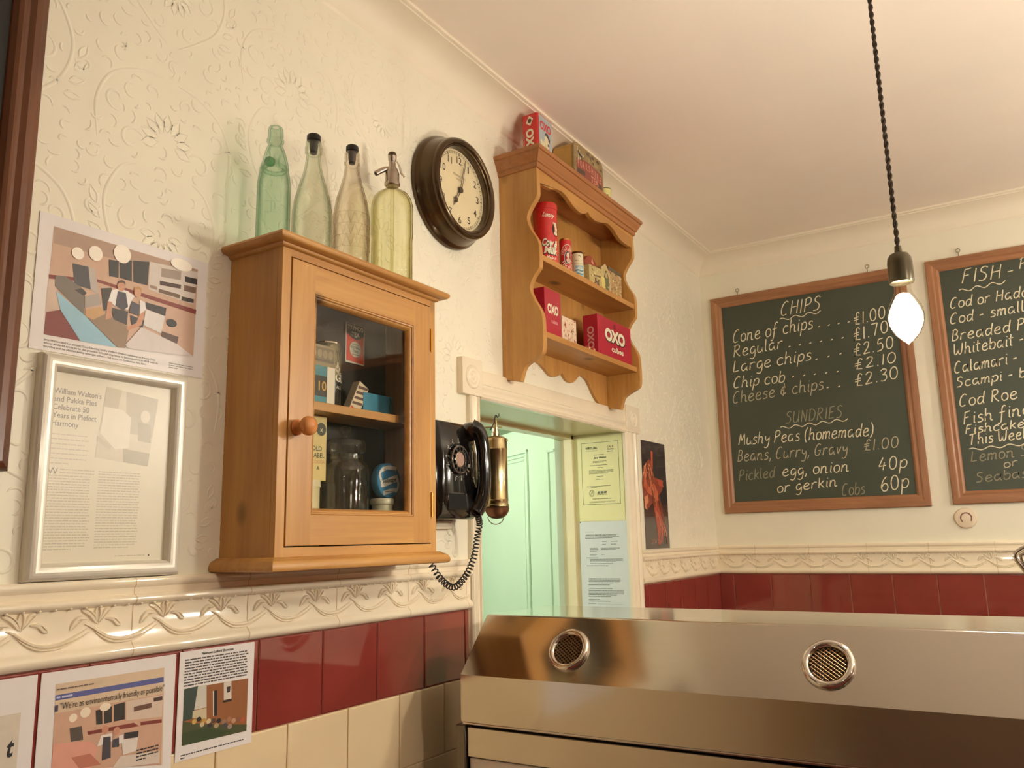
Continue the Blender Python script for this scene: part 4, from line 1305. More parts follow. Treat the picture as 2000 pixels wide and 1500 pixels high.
M_COT = mat('cottage_print', (196, 176, 116), 0.35, coat=0.2, var=0.15, scale=140)
obj('body', MB().prism([(2.178, ZS1), (2.326, ZS1), (2.326, ZS1 + 0.076), (2.292, ZS1 + 0.104), (2.262, ZS1 + 0.080), (2.178, ZS1 + 0.074)], leftwall(0, 0), 0.050, 0.088, M_COT), c, bevel=0.0012)
rf = MB()
RP = [(2.176 + 0.094 * t / 10, ZS1 + 0.0745 + 0.040 * math.sin(PI * min(1.0, 0.06 + 0.94 * t / 10)) ** 0.7) for t in range(11)]
obj('roof', MB().prism([(2.176, ZS1 + 0.0745)] + RP + [(2.262, ZS1 + 0.0745)], leftwall(0, 0), 0.052, 0.074, mat('russet_roof', (150, 58, 38), 0.35, coat=0.2, var=0.12, scale=50)), c)
f = leftwall(0, 0, 0.088)
b = MB()
b.ribbon([(2.260, ZS1 + 0.082), (2.292, ZS1 + 0.103), (2.325, ZS1 + 0.077)], 0.006, f, 0.0006, ink((206, 176, 130), 0.35, 0.3))
b.ribbon([(2.322, ZS1 + 0.002), (2.322, ZS1 + 0.074)], 0.005, f, 0.0006, ink((214, 186, 140), 0.35, 0.3))
b.flat([(2.262, ZS1 + 0.004), (2.284, ZS1 + 0.004), (2.284, ZS1 + 0.056), (2.262, ZS1 + 0.060)], f, 0.0004, ink((230, 212, 120), 0.35, 0.3))
b.flat([(2.290, ZS1 + 0.010), (2.314, ZS1 + 0.010), (2.314, ZS1 + 0.060), (2.290, ZS1 + 0.060)], f, 0.0004, ink((96, 104, 72), 0.35, 0.3))
b.ribbon(smooth([(2.282, ZS1 + 0.058), (2.296, ZS1 + 0.082), (2.312, ZS1 + 0.060)], 5), 0.004, f, 0.0008, ink((70, 60, 40), 0.35, 0.3))
b.flat([(2.216, ZS1 + 0.010), (2.246, ZS1 + 0.010), (2.246, ZS1 + 0.040), (2.216, ZS1 + 0.040)], f, 0.0004, ink((110, 78, 52), 0.35, 0.3))
b.ribbon([(2.206, ZS1 + 0.046), (2.256, ZS1 + 0.052)], 0.005, f, 0.0006, ink((120, 96, 60), 0.35, 0.3))
R_ = random.Random(9)
for k in range(34):
    b.disc(R_.uniform(2.182, 2.318), ZS1 + R_.uniform(0.006, 0.070), R_.uniform(0.002, 0.005), R_.uniform(0.002, 0.005), f, 0.0009 + 0.00002 * k, ink(R_.choice([(226, 214, 156), (88, 84, 50), (128, 110, 60), (206, 190, 130)]), 0.35, 0.3), 9)
b.flat([(2.222, ZS1 + 0.094), (2.230, ZS1 + 0.110), (2.236, ZS1 + 0.098), (2.240, ZS1 + 0.088)], leftwall(0, 0, 0.074), 0.0006, ink((226, 150, 110), 0.35, 0.3))
obj('print', b, c)
c = thing('floral_tin', 'tan flower patterned box tin with grey lid on the upper pine shelf', 'tin', (0.068, 2.378, ZS1))
obj('body', MB().box(0.048, 0.084, 2.333, 2.422, ZS1, ZS1 + 0.096, mat('floral_print_tin', (186, 156, 106), 0.4, var=0.1, scale=90)), c, bevel=0.002)
obj('lid', MB().box(0.046, 0.082, 2.331, 2.424, ZS1 + 0.0962, ZS1 + 0.110, mat('grey_lid', (112, 98, 78), 0.35, 0.3)), c, bevel=0.002)
f = leftwall(0, 0, 0.084)
b = MB()
for k in range(70):
    b.disc(R_.uniform(2.338, 2.417), ZS1 + R_.uniform(0.004, 0.092), R_.uniform(0.002, 0.006), R_.uniform(0.0015, 0.004), f, 0.0004 + 0.00001 * k, ink(R_.choice([(226, 210, 160), (150, 92, 66), (206, 186, 130), (112, 96, 58), (192, 120, 90)]), 0.35, 0.3), 9)
obj('print', b, c)

# lower shelf
c = thing('tall_stock_cube_box', 'upright crimson stock cube box at the left of the lower pine shelf', 'box', (0.06, 1.955, ZS2))
obj('box', MB().box(0.034, 0.081, 1.909, 2.000, ZS2, ZS2 + 0.146, CRIMSON), c, bevel=0.0008)
f = leftwall(0, 0, 0.081)
b = MB().text('OXO', f, 1.9545, ZS2 + 0.078, 0.024, CREAM, 0.0004, width=0.062, align='c', bold=0.05).text('cubes', f, 1.962, ZS2 + 0.050, 0.012, ink((236, 170, 170), 0.35, 0.3), 0.0004, width=0.036, align='c', bold=0.01)
b.text('OXO', plane((0.057, 1.909, ZS2 + 0.10), (0, 0, -1), (1, 0, 0)), 0, -0.008, 0.016, ink((214, 110, 120)), 0.0004, width=0.055, bold=0.03)
obj('print', b, c)
c = thing('patterned_box', 'small red and cream patterned carton beside the upright crimson box', 'box', (0.065, 2.047, ZS2))
obj('box', MB().box(0.050, 0.0825, 2.0025, 2.088, ZS2, ZS2 + 0.084, mat('cream_carton', (224, 200, 170), 0.5)), c, bevel=0.0006)
f = leftwall(0, 0, 0.0825)
b = MB()
for k in range(75):
    y0, z0 = R_.uniform(2.006, 2.080), ZS2 + R_.uniform(0.004, 0.078)
    w, h = R_.uniform(0.002, 0.009), R_.uniform(0.002, 0.008)
    b.flat([(y0, z0), (y0 + w * 0.6, z0), (y0 + w * 0.6, z0 + h), (y0, z0 + h)], f, 0.0003 + 0.00001 * k, ink(R_.choice([(186, 70, 62), (150, 60, 50), (214, 140, 110), (120, 70, 50), (240, 226, 200)]), 0.4, 0.1))
obj('print', b, c)
c = thing('wide_stock_cube_box', 'wide crimson stock cube box beside the loose foil cubes on the lower pine shelf', 'box', (0.08, 2.303, ZS2))
obj('box', MB().box(0.057, 0.1055, 2.183, 2.424, ZS2, ZS2 + 0.126, CRIMSON), c, bevel=0.0008)
f = leftwall(0, 0, 0.1055)
b = MB().text('OXO', f, 2.305, ZS2 + 0.056, 0.036, BLK, 0.0004, width=0.150, align='c', bold=0.085)
b.text('OXO', f, 2.303, ZS2 + 0.058, 0.035, CREAM, 0.0008, width=0.145, align='c', bold=0.06).text('cubes', f, 2.318, ZS2 + 0.026, 0.017, CREAM, 0.0005, width=0.086, align='c', bold=0.03)
b.disc(2.303, ZS2 + 0.108, 0.008, 0.008, f, 0.0005, ink((120, 24, 44), 0.35, 0.2), 20, hole=0.3)
b.text('OXO', plane((0.082, 2.183, ZS2 + 0.09), (0, 0, -1), (1, 0, 0)), 0, -0.010, 0.020, ink((206, 150, 140)), 0.0004, width=0.070, bold=0.04)
obj('print', b, c)
M_FOIL = [mat('foil_wrap_red', (190, 84, 70), 0.3, 0.3, var=0.2, scale=200), mat('foil_wrap_cream', (226, 196, 160), 0.3, 0.3, var=0.2, scale=200)]
for k, (y0, x0, rz) in enumerate(((2.104, 0.108, 0.3), (2.118, 0.104, -0.4), (2.134, 0.109, 0.1), (2.148, 0.105, 0.7))):
    Mq = Matrix.Translation((x0, y0, ZS2 + 0.0055)) @ Matrix.Rotation(rz, 4, 'Z')
    o = obj('foil_cube', MB().box(-0.005, 0.005, -0.005, 0.005, -0.0054, 0.0046, M_FOIL[k % 2], Mq), None, loc=(x0, y0, ZS2), bevel=0.0012)
    tag(o, 'tiny foil wrapped cube lying on the lower pine shelf between the cartons', 'stock cube', 'loose foil cubes on the lower shelf')

# ------------------------------------------------------------ telephone
ph = thing('wall_telephone', 'black rotary wall telephone with coiled cord beside the doorway', 'telephone', (0, 1.50, 1.545))
b = MB()
Z0, Z1 = 1.548, 1.766
ring = []
for z, x, yl, yr in ((Z0, 0.062, 1.440, 1.584), (Z0 + 0.012, 0.074, 1.443, 1.583), (Z0 + 0.06, 0.079, 1.446, 1.582), (Z1 - 0.07, 0.076, 1.447, 1.582), (Z1 - 0.012, 0.066, 1.447, 1.582), (Z1, 0.056, 1.446, 1.582)):
    ring.append([(0.0, yl - 0.030, z), (0.020, yl - 0.026, z), (x - 0.004, yl, z), (x, yl + 0.006, z), (x, yr - 0.006, z), (x - 0.004, yr, z), (0.020, yr + 0.014, z), (0.0, yr + 0.018, z)])
vs = [p for r in ring for p in r]
fs = [(i * 8 + k, i * 8 + (k + 1) % 8, i * 8 + 8 + (k + 1) % 8, i * 8 + 8 + k) for i in range(len(ring) - 1) for k in range(8)]
fs += [tuple(reversed(range(8))), tuple((len(ring) - 1) * 8 + k for k in range(8))]
obj('body', b.add(vs, fs, M_BLACKPLASTIC), ph, bevel=0.003, seg=3)
DY, DZc, DX = 1.5005, 1.6785, 0.0775
b = MB().lathe([(0.0, DX + 0.001), (0.036, DX + 0.001), (0.037, DX - 0.002)], M_BLACKPLASTIC, (0, DY, DZc), 40, 'x')
f = leftwall(DY, DZc, DX)
for k in range(10):
    a = PI / 2 - 0.55 + 0.50 * (k + 1)
    b.text('1234567890'[k], f, 0.0445 * math.cos(a), 0.0445 * math.sin(a) - 0.003, 0.0068, ink((206, 200, 186)), 0.0008, align='c')
    b.lines(f, 0.0385 * math.cos(a) - 0.003, 0.0385 * math.cos(a) + 0.003, 0.0385 * math.sin(a), 0.002, 1, 0.0012, ink((170, 164, 150)), 0.0022)
dl = obj('dial_plate', b, ph)
b = MB()
holes = [(0.0235 * math.cos(0.9 + k * 0.5), 0.0235 * math.sin(0.9 + k * 0.5)) for k in range(10)]
b.lathe([(0.0315, 0.0), (0.0325, 0.002), (0.0315, 0.004), (0.029, 0.0045), (0.029, 0.0)], mat('clear_finger_wheel', (92, 84, 78), 0.08, 0.4, coat=0.5, var=0.0), (DX + 0.004, DY, DZc), 48, 'x', closed=True)
for hx, hy in holes:
    M_ = Matrix.Translation((DX + 0.006, DY + hx, DZc + hy))
    b.lathe([(0.0048, 0.0), (0.0062, 0.0012), (0.0062, 0.0024), (0.0048, 0.0024)], mat('clear_finger_wheel', (92, 84, 78), 0.08), None, 16, 'x', M_, True)
b.lathe([(0.0175, 0.004), (0.0175, 0.0068), (0.016, 0.0075), (0.0135, 0.0075)], M_PEWTER, (DX, DY, DZc), 32, 'x')
b.tube([(DX + 0.010, DY + 0.020, DZc - 0.020), (DX + 0.0095, DY + 0.030, DZc - 0.026), (DX + 0.006, DY + 0.036, DZc - 0.029)], 0.0014, M_CHROME, 8)
obj('finger_wheel', b, dl)
obj('number_card', MB().lathe([(0.0, DX + 0.0082), (0.0150, DX + 0.0080)], mat('dusky_card', (168, 136, 122), 0.35, coat=0.3), (0, DY, DZc), 32, 'x', caps=False), dl)
b = MB().box(0.072, 0.0785, 1.463, 1.556, 1.566, 1.606, M_BLACKPLASTIC)
obj('lower_panel', b, ph, bevel=0.002)
obj('highlight_strip', MB().box(0.0772, 0.0790, 1.5575, 1.5600, 1.640, 1.702, M_CHROME), ph, bevel=0.0004, label='bright chrome strip')  # thin highlight between dial and handset, modelled as a strip
hs = MB()
HPTS = smooth([(0.074, 1.562, 1.757), (0.085, 1.570, 1.750), (0.093, 1.576, 1.722), (0.096, 1.578, 1.665), (0.094, 1.577, 1.612), (0.087, 1.572, 1.584), (0.078, 1.566, 1.568)], 5)
hs.tube(HPTS, [0.0155 + 0.0055 * abs(2 * i / (len(HPTS) - 1) - 1) ** 2 for i in range(len(HPTS))], M_BLACKPLASTIC, 16)
hand_ = obj('handset', hs, ph)
obj('earpiece', MB().lathe([(0.0, 0.056), (0.021, 0.056), (0.0225, 0.060), (0.0225, 0.076), (0.019, 0.084), (0.0, 0.086)], M_BLACKPLASTIC, (0, 1.566, 1.748), 28, 'x'), hand_)
obj('mouthpiece', MB().lathe([(0.0, 0.060), (0.019, 0.060), (0.0205, 0.064), (0.0205, 0.078), (0.017, 0.086), (0.0, 0.088)], M_BLACKPLASTIC, (0, 1.568, 1.573), 28, 'x'), hand_)
obj('mounting_plate', MB().box(0.0002, 0.014, 1.455, 1.568, 1.528, 1.5478, M_GLOSS), ph, bevel=0.002, label='white wall plate')
cl = smooth([(0.080, 1.568, 1.562), (0.070, 1.594, 1.540), (0.062, 1.595, 1.508), (0.062, 1.583, 1.468), (0.060, 1.562, 1.434), (0.058, 1.532, 1.409), (0.058, 1.503, 1.402), (0.056, 1.472, 1.416), (0.052, 1.448, 1.440), (0.044, 1.436, 1.470), (0.036, 1.438, 1.510), (0.030, 1.446, 1.550)], 60)
hp = []
turns = 46
acc = [0.0]
for i in range(1, len(cl)):
    acc.append(acc[-1] + (Vector(cl[i]) - Vector(cl[i - 1])).length)
N_ = None
for i in range(0, len(cl) - 1):
    T_ = (Vector(cl[i + 1]) - Vector(cl[max(i - 1, 0)])).normalized()
    N_ = (Vector((1, 0, 0)) - T_ * T_.x).normalized() if N_ is None else (N_ - T_ * N_.dot(T_)).normalized()
    B_ = T_.cross(N_)
    s = acc[i] / acc[-1]
    ph_ = 2 * PI * turns * (s ** 0.86)
    r_ = 0.0062 * min(1.0, s * 20 + 0.1)
    hp.append(Vector(cl[i]) + (N_ * math.cos(ph_) + B_ * math.sin(ph_)) * r_)
obj('coiled_cord', MB().tube(hp, 0.0016, M_BLACKMATT, 6), ph)

EX, EY = 0.056, 1.690
ex = thing('brass_fire_extinguisher', 'small brass fire extinguisher hanging on the door casing behind the telephone', 'fire extinguisher', (EX, EY, 1.545))
obj('cylinder', MB().lathe([(0.0275, 1.578), (0.0295, 1.580), (0.0295, 1.584), (0.0275, 1.586), (0.0275, 1.594), (0.0287, 1.596), (0.0275, 1.598), (0.0275, 1.716), (0.0287, 1.718), (0.0275, 1.7205), (0.0275, 1.738), (0.026, 1.744), (0.020, 1.7485), (0.011, 1.751), (0.0, 1.7515)], M_BRASS, (EX, EY, 0), 44), ex)
obj('base_cap', MB().lathe([(0.030, 1.5775), (0.0285, 1.569), (0.023, 1.559), (0.013, 1.5525), (0.0, 1.5505)], mat('copper_brown_dome', (120, 82, 58), 0.3, 0.7, var=0.1), (EX, EY, 0), 44), ex)
obj('hanging_ring', MB().tube([(EX + 0.016 * math.cos(PI + PI * k / 12), EY - 0.006 + 0.017 * math.cos(PI + PI * k / 12) * 0.6, 1.556 + 0.018 * math.sin(PI + PI * k / 12)) for k in range(13)], 0.0011, M_BRASS, 8), ex)
b = MB().lathe([(0.009, 1.7512), (0.009, 1.759), (0.0065, 1.762), (0.0065, 1.772), (0.0045, 1.774), (0.0045, 1.788), (0.003, 1.792), (0.0, 1.7925)], M_BRASS, (EX, EY, 0), 20)
noz = obj('valve', b, ex)
obj('pump_hook', MB().tube(smooth([(EX + 0.004, EY - 0.030, 1.762), (EX + 0.004, EY - 0.012, 1.782), (EX + 0.002, EY - 0.004, 1.799), (EX, EY + 0.004, 1.803), (EX - 0.002, EY + 0.012, 1.799), (EX - 0.003, EY + 0.020, 1.803), (EX - 0.003, EY + 0.021, 1.809)], 5), 0.0014, M_BLACKMATT, 8), noz, label='dark wire hook')
obj('bracket', MB().tube(smooth([(0.013, EY - 0.034, 1.766), (0.030, EY - 0.030, 1.770), (0.046, EY - 0.012, 1.7725), (EX, EY + 0.002, 1.773), (EX + 0.004, EY + 0.020, 1.774)], 5), 0.0020, M_BRASS, 8), ex)
obj('rivet', MB().lathe([(0.0045, 0.0), (0.0045, 0.004), (0.003, 0.006), (0.0, 0.0065)], M_BRASS, None, 14, 'z', Matrix.Translation((EX + 0.014, EY + 0.022, 1.740)) @ Matrix.Rotation(0.9, 4, Vector((-1, 0.6, 0)))), ex)
PHOTO=[
('p',(205,170,145),[(0.071,0.915),(0.935,0.919),(0.933,0.172),(0.065,0.113)]),
('p',(180,150,130),[(0.071,0.915),(0.935,0.919),(0.932,0.887),(0.59,0.825),(0.37,0.799),(0.075,0.789)]),
('p',(132,52,42),[(0.065,0.551),(0.196,0.578),(0.197,0.552),(0.067,0.521)]),
('p',(132,52,42),[(0.317,0.609),(0.937,0.57),(0.935,0.529),(0.319,0.587)]),
('p',(210,185,165),[(0.064,0.516),(0.102,0.53),(0.138,0.314),(0.064,0.273)]),
('p',(132,52,45),[(0.067,0.274),(0.138,0.314),(0.258,0.116),(0.065,0.113)]),
('p',(215,205,195),[(0.617,0.864),(0.936,0.898),(0.915,0.608),(0.621,0.635)]),
('p',(70,45,40),[(0.686,0.731),(0.826,0.747),(0.824,0.712),(0.688,0.697)]),
('p',(45,40,40),[(0.848,0.83),(0.934,0.837),(0.934,0.786),(0.85,0.781)]),
('p',(110,85,65),[(0.682,0.664),(0.822,0.661),(0.82,0.628),(0.683,0.633)]),
('p',(120,95,80),[(0.846,0.754),(0.929,0.759),(0.927,0.708),(0.846,0.704)]),
('p',(60,50,45),[(0.834,0.651),(0.917,0.654),(0.915,0.62),(0.833,0.616)]),
('p',(160,145,130),[(0.692,0.84),(0.822,0.86),(0.821,0.785),(0.694,0.768)]),
('p',(150,125,110),[(0.626,0.675),(0.67,0.676),(0.671,0.648),(0.627,0.652)]),
('p',(50,50,50),[(0.374,0.786),(0.431,0.795),(0.437,0.663),(0.384,0.657)]),
('p',(50,50,50),[(0.437,0.8),(0.508,0.831),(0.516,0.664),(0.444,0.665)]),
('p',(50,50,50),[(0.517,0.832),(0.614,0.861),(0.612,0.665),(0.525,0.662)]),
('p',(190,180,170),[(0.265,0.684),(0.299,0.684),(0.333,0.497),(0.287,0.517)]),
('p',(72,72,78),[(0.181,0.678),(0.265,0.684),(0.287,0.517),(0.199,0.522)]),
('p',(60,55,50),[(0.343,0.546),(0.401,0.571),(0.409,0.423),(0.365,0.373)]),
('p',(150,195,215),[(0.107,0.445),(0.26,0.317),(0.454,0.12),(0.252,0.114),(0.138,0.309)]),
('p',(120,110,100),[(0.098,0.553),(0.148,0.569),(0.256,0.498),(0.261,0.314),(0.099,0.477)]),
('p',(55,50,50),[(0.201,0.483),(0.237,0.509),(0.267,0.483),(0.252,0.456)]),
('p',(170,160,150),[(0.259,0.454),(0.333,0.506),(0.35,0.422),(0.263,0.367)]),
('p',(150,125,100),[(0.261,0.318),(0.372,0.366),(0.517,0.292),(0.504,0.128),(0.458,0.121)]),
('p',(200,160,110),[(0.267,0.355),(0.351,0.404),(0.378,0.359),(0.312,0.294),(0.267,0.306)]),
('p',(225,220,215),[(0.607,0.469),(0.732,0.451),(0.713,0.302),(0.602,0.336)]),
('p',(50,45,45),[(0.604,0.525),(0.737,0.52),(0.732,0.451),(0.61,0.475)]),
('p',(90,65,55),[(0.716,0.322),(0.826,0.305),(0.817,0.235),(0.718,0.265)]),
('e',(45,42,42),[(0.776,0.407),(0.809,0.417),(0.774,0.44)]),
('p',(62,57,57),[(0.403,0.417),(0.504,0.417),(0.502,0.311),(0.427,0.329)]),
('p',(240,236,232),[(0.402,0.553),(0.448,0.579),(0.496,0.577),(0.536,0.549),(0.52,0.506),(0.503,0.431),(0.435,0.432),(0.387,0.462)]),
('p',(70,70,82),[(0.436,0.556),(0.483,0.559),(0.502,0.454),(0.477,0.418),(0.428,0.439)]),
('p',(205,150,120),[(0.384,0.46),(0.408,0.46),(0.41,0.337),(0.378,0.314)]),
('e',(205,150,120),[(0.454,0.604),(0.476,0.612),(0.451,0.649)]),
('p',(85,60,45),[(0.432,0.605),(0.435,0.634),(0.455,0.651),(0.476,0.644),(0.479,0.618),(0.466,0.634),(0.442,0.626)]),
('p',(60,58,66),[(0.519,0.394),(0.604,0.374),(0.596,0.315),(0.529,0.323)]),
('p',(235,230,226),[(0.568,0.532),(0.601,0.523),(0.612,0.471),(0.574,0.411)]),
('p',(75,75,88),[(0.52,0.506),(0.57,0.49),(0.567,0.405),(0.51,0.41)]),
('p',(205,150,120),[(0.571,0.41),(0.604,0.458),(0.588,0.332),(0.511,0.267),(0.497,0.286),(0.556,0.341)]),
('e',(208,155,125),[(0.553,0.587),(0.574,0.595),(0.551,0.629)]),
('p',(190,140,80),[(0.531,0.584),(0.532,0.618),(0.553,0.637),(0.574,0.628),(0.576,0.591),(0.564,0.615),(0.54,0.608)]),
('p',(218,208,203),[(0.589,0.318),(0.817,0.244),(0.933,0.165),(0.518,0.127),(0.5,0.155)]),
('e',(250,242,225),[(0.203,0.763),(0.236,0.767),(0.201,0.808)]),
('e',(250,242,225),[(0.298,0.801),(0.337,0.799),(0.295,0.859)]),
('e',(250,242,225),[(0.448,0.858),(0.497,0.874),(0.444,0.932)]),
('e',(250,242,225),[(0.819,0.914),(0.891,0.922),(0.817,0.964)]),
]
NEWSA=[
('p',(214,190,160),[(0.099,0.943),(0.903,0.941),(0.928,0.462),(0.115,0.567)]),
('p',(90,95,150),[(0.101,0.894),(0.901,0.895),(0.903,0.869),(0.104,0.87)]),
('p',(205,165,140),[(0.105,0.813),(0.903,0.811),(0.917,0.463),(0.111,0.567)]),
('p',(130,60,50),[(0.338,0.704),(0.679,0.699),(0.724,0.677),(0.476,0.685),(0.345,0.688)]),
('p',(130,60,50),[(0.732,0.696),(0.903,0.687),(0.904,0.67),(0.734,0.679)]),
('p',(60,55,50),[(0.387,0.793),(0.435,0.794),(0.443,0.724),(0.398,0.727)]),
('p',(60,55,50),[(0.447,0.795),(0.505,0.798),(0.512,0.724),(0.454,0.724)]),
('p',(60,55,50),[(0.519,0.803),(0.601,0.806),(0.609,0.724),(0.527,0.724)]),
('p',(215,195,175),[(0.611,0.808),(0.903,0.807),(0.902,0.7),(0.62,0.717)]),
('p',(110,80,65),[(0.672,0.775),(0.811,0.778),(0.814,0.754),(0.674,0.752)]),
('p',(80,60,55),[(0.826,0.799),(0.898,0.801),(0.9,0.781),(0.828,0.781)]),
('p',(90,80,70),[(0.213,0.736),(0.297,0.734),(0.313,0.671),(0.229,0.674)]),
('e',(240,225,200),[(0.232,0.779),(0.26,0.775),(0.23,0.798)]),
('e',(240,225,200),[(0.315,0.793),(0.351,0.788),(0.312,0.816)]),
('e',(240,225,200),[(0.455,0.801),(0.495,0.799),(0.453,0.82)]),
('p',(222,160,140),[(0.111,0.682),(0.362,0.658),(0.424,0.618),(0.376,0.534),(0.111,0.567)]),
('p',(190,120,100),[(0.237,0.604),(0.368,0.602),(0.452,0.54),(0.299,0.546)]),
('p',(225,215,205),[(0.592,0.631),(0.718,0.626),(0.713,0.563),(0.61,0.559)]),
('p',(55,50,50),[(0.61,0.661),(0.72,0.655),(0.718,0.626),(0.613,0.632)]),
('p',(235,225,218),[(0.438,0.672),(0.517,0.673),(0.521,0.635),(0.414,0.626)]),
('p',(75,70,75),[(0.454,0.663),(0.509,0.659),(0.519,0.561),(0.455,0.558)]),
('e',(200,145,118),[(0.465,0.696),(0.49,0.693),(0.463,0.715)]),
('p',(75,72,80),[(0.526,0.641),(0.581,0.646),(0.575,0.602),(0.524,0.606)]),
('p',(232,225,220),[(0.57,0.653),(0.605,0.655),(0.604,0.617),(0.574,0.615)]),
('e',(200,145,118),[(0.55,0.678),(0.575,0.675),(0.548,0.697)]),
('p',(215,200,185),[(0.59,0.556),(0.9,0.535),(0.899,0.476),(0.534,0.508)]),
]
NEWSB=[
('p',(150,95,55),[(0.074,0.655),(0.925,0.644),(0.924,0.125),(0.078,0.137)]),
('p',(60,75,65),[(0.074,0.655),(0.247,0.659),(0.213,0.433),(0.193,0.365),(0.081,0.357)]),
('p',(205,200,185),[(0.247,0.659),(0.357,0.658),(0.37,0.444),(0.212,0.442)]),
('p',(205,190,155),[(0.194,0.435),(0.37,0.439),(0.377,0.33),(0.193,0.37)]),
('p',(215,205,190),[(0.585,0.645),(0.689,0.65),(0.699,0.476),(0.595,0.477)]),
('p',(60,45,40),[(0.627,0.598),(0.679,0.6),(0.675,0.544),(0.633,0.541)]),
('p',(45,35,30),[(0.582,0.47),(0.705,0.475),(0.7,0.452),(0.583,0.452)]),
('p',(35,30,30),[(0.458,0.585),(0.499,0.588),(0.513,0.344),(0.471,0.346)]),
('p',(225,215,200),[(0.442,0.587),(0.458,0.585),(0.471,0.346),(0.459,0.348)]),
('p',(75,80,50),[(0.076,0.358),(0.38,0.281),(0.927,0.188),(0.924,0.125),(0.078,0.137)]),
('p',(60,75,45),[(0.077,0.254),(0.357,0.249),(0.743,0.155),(0.488,0.132),(0.078,0.137)]),
('e',(200,165,90),[(0.219,0.334),(0.248,0.33),(0.217,0.358)]),
('e',(50,45,40),[(0.278,0.347),(0.307,0.342),(0.277,0.37)]),
('e',(190,150,70),[(0.34,0.323),(0.37,0.318),(0.339,0.346)]),
('e',(210,190,150),[(0.403,0.308),(0.433,0.303),(0.401,0.332)]),
('e',(90,70,55),[(0.465,0.302),(0.496,0.297),(0.464,0.326)]),
('e',(50,45,45),[(0.535,0.29),(0.566,0.285),(0.534,0.314)]),
('e',(150,120,100),[(0.607,0.269),(0.638,0.264),(0.605,0.293)]),
('e',(170,120,90),[(0.677,0.281),(0.708,0.275),(0.676,0.305)]),
('e',(190,150,120),[(0.737,0.257),(0.769,0.252),(0.736,0.281)]),
('e',(140,90,70),[(0.803,0.26),(0.835,0.254),(0.802,0.284)]),
('e',(180,90,60),[(0.864,0.245),(0.896,0.24),(0.862,0.27)]),
('e',(160,140,120),[(0.687,0.21),(0.719,0.205),(0.686,0.234)]),
('e',(80,75,80),[(0.622,0.23),(0.653,0.225),(0.62,0.254)]),
('e',(200,180,140),[(0.318,0.291),(0.347,0.286),(0.316,0.314)]),
('e',(60,55,60),[(0.418,0.265),(0.448,0.26),(0.416,0.289)]),
('e',(170,150,110),[(0.506,0.25),(0.537,0.245),(0.505,0.274)]),
]
POSTER=[
('p',(150,62,40),[(0.113,0.78),(0.287,0.835),(0.441,0.792),(0.412,0.668),(0.858,0.643),(0.806,0.554),(0.65,0.502),(0.799,0.306),(0.708,0.062),(0.503,0.027),(0.489,0.304),(0.353,0.423),(0.123,0.361),(-0.01,0.465),(-0.031,0.607),(0.023,0.728)]),
('p',(215,110,70),[(0.159,0.745),(0.276,0.786),(0.302,0.713),(0.158,0.624),(0.224,0.566),(0.452,0.608),(0.599,0.525),(0.631,0.427),(0.42,0.473),(0.159,0.516),(0.024,0.573),(0.065,0.682)]),
('p',(205,95,60),[(0.377,0.913),(0.459,0.91),(0.432,0.755),(0.377,0.753)]),
('p',(225,150,110),[(0.016,0.466),(0.155,0.498),(0.193,0.433),(0.078,0.396),(0.122,0.355),(0.01,0.371)]),
('p',(190,80,50),[(0.573,0.648),(0.801,0.648),(0.853,0.58),(0.672,0.589)]),
('p',(235,160,120),[(0.01,0.74),(0.17,0.794),(0.112,0.725),(0.006,0.656)]),
('p',(185,75,55),[(0.396,0.376),(0.569,0.402),(0.736,0.281),(0.723,0.122),(0.558,0.027),(0.487,0.183)]),
]
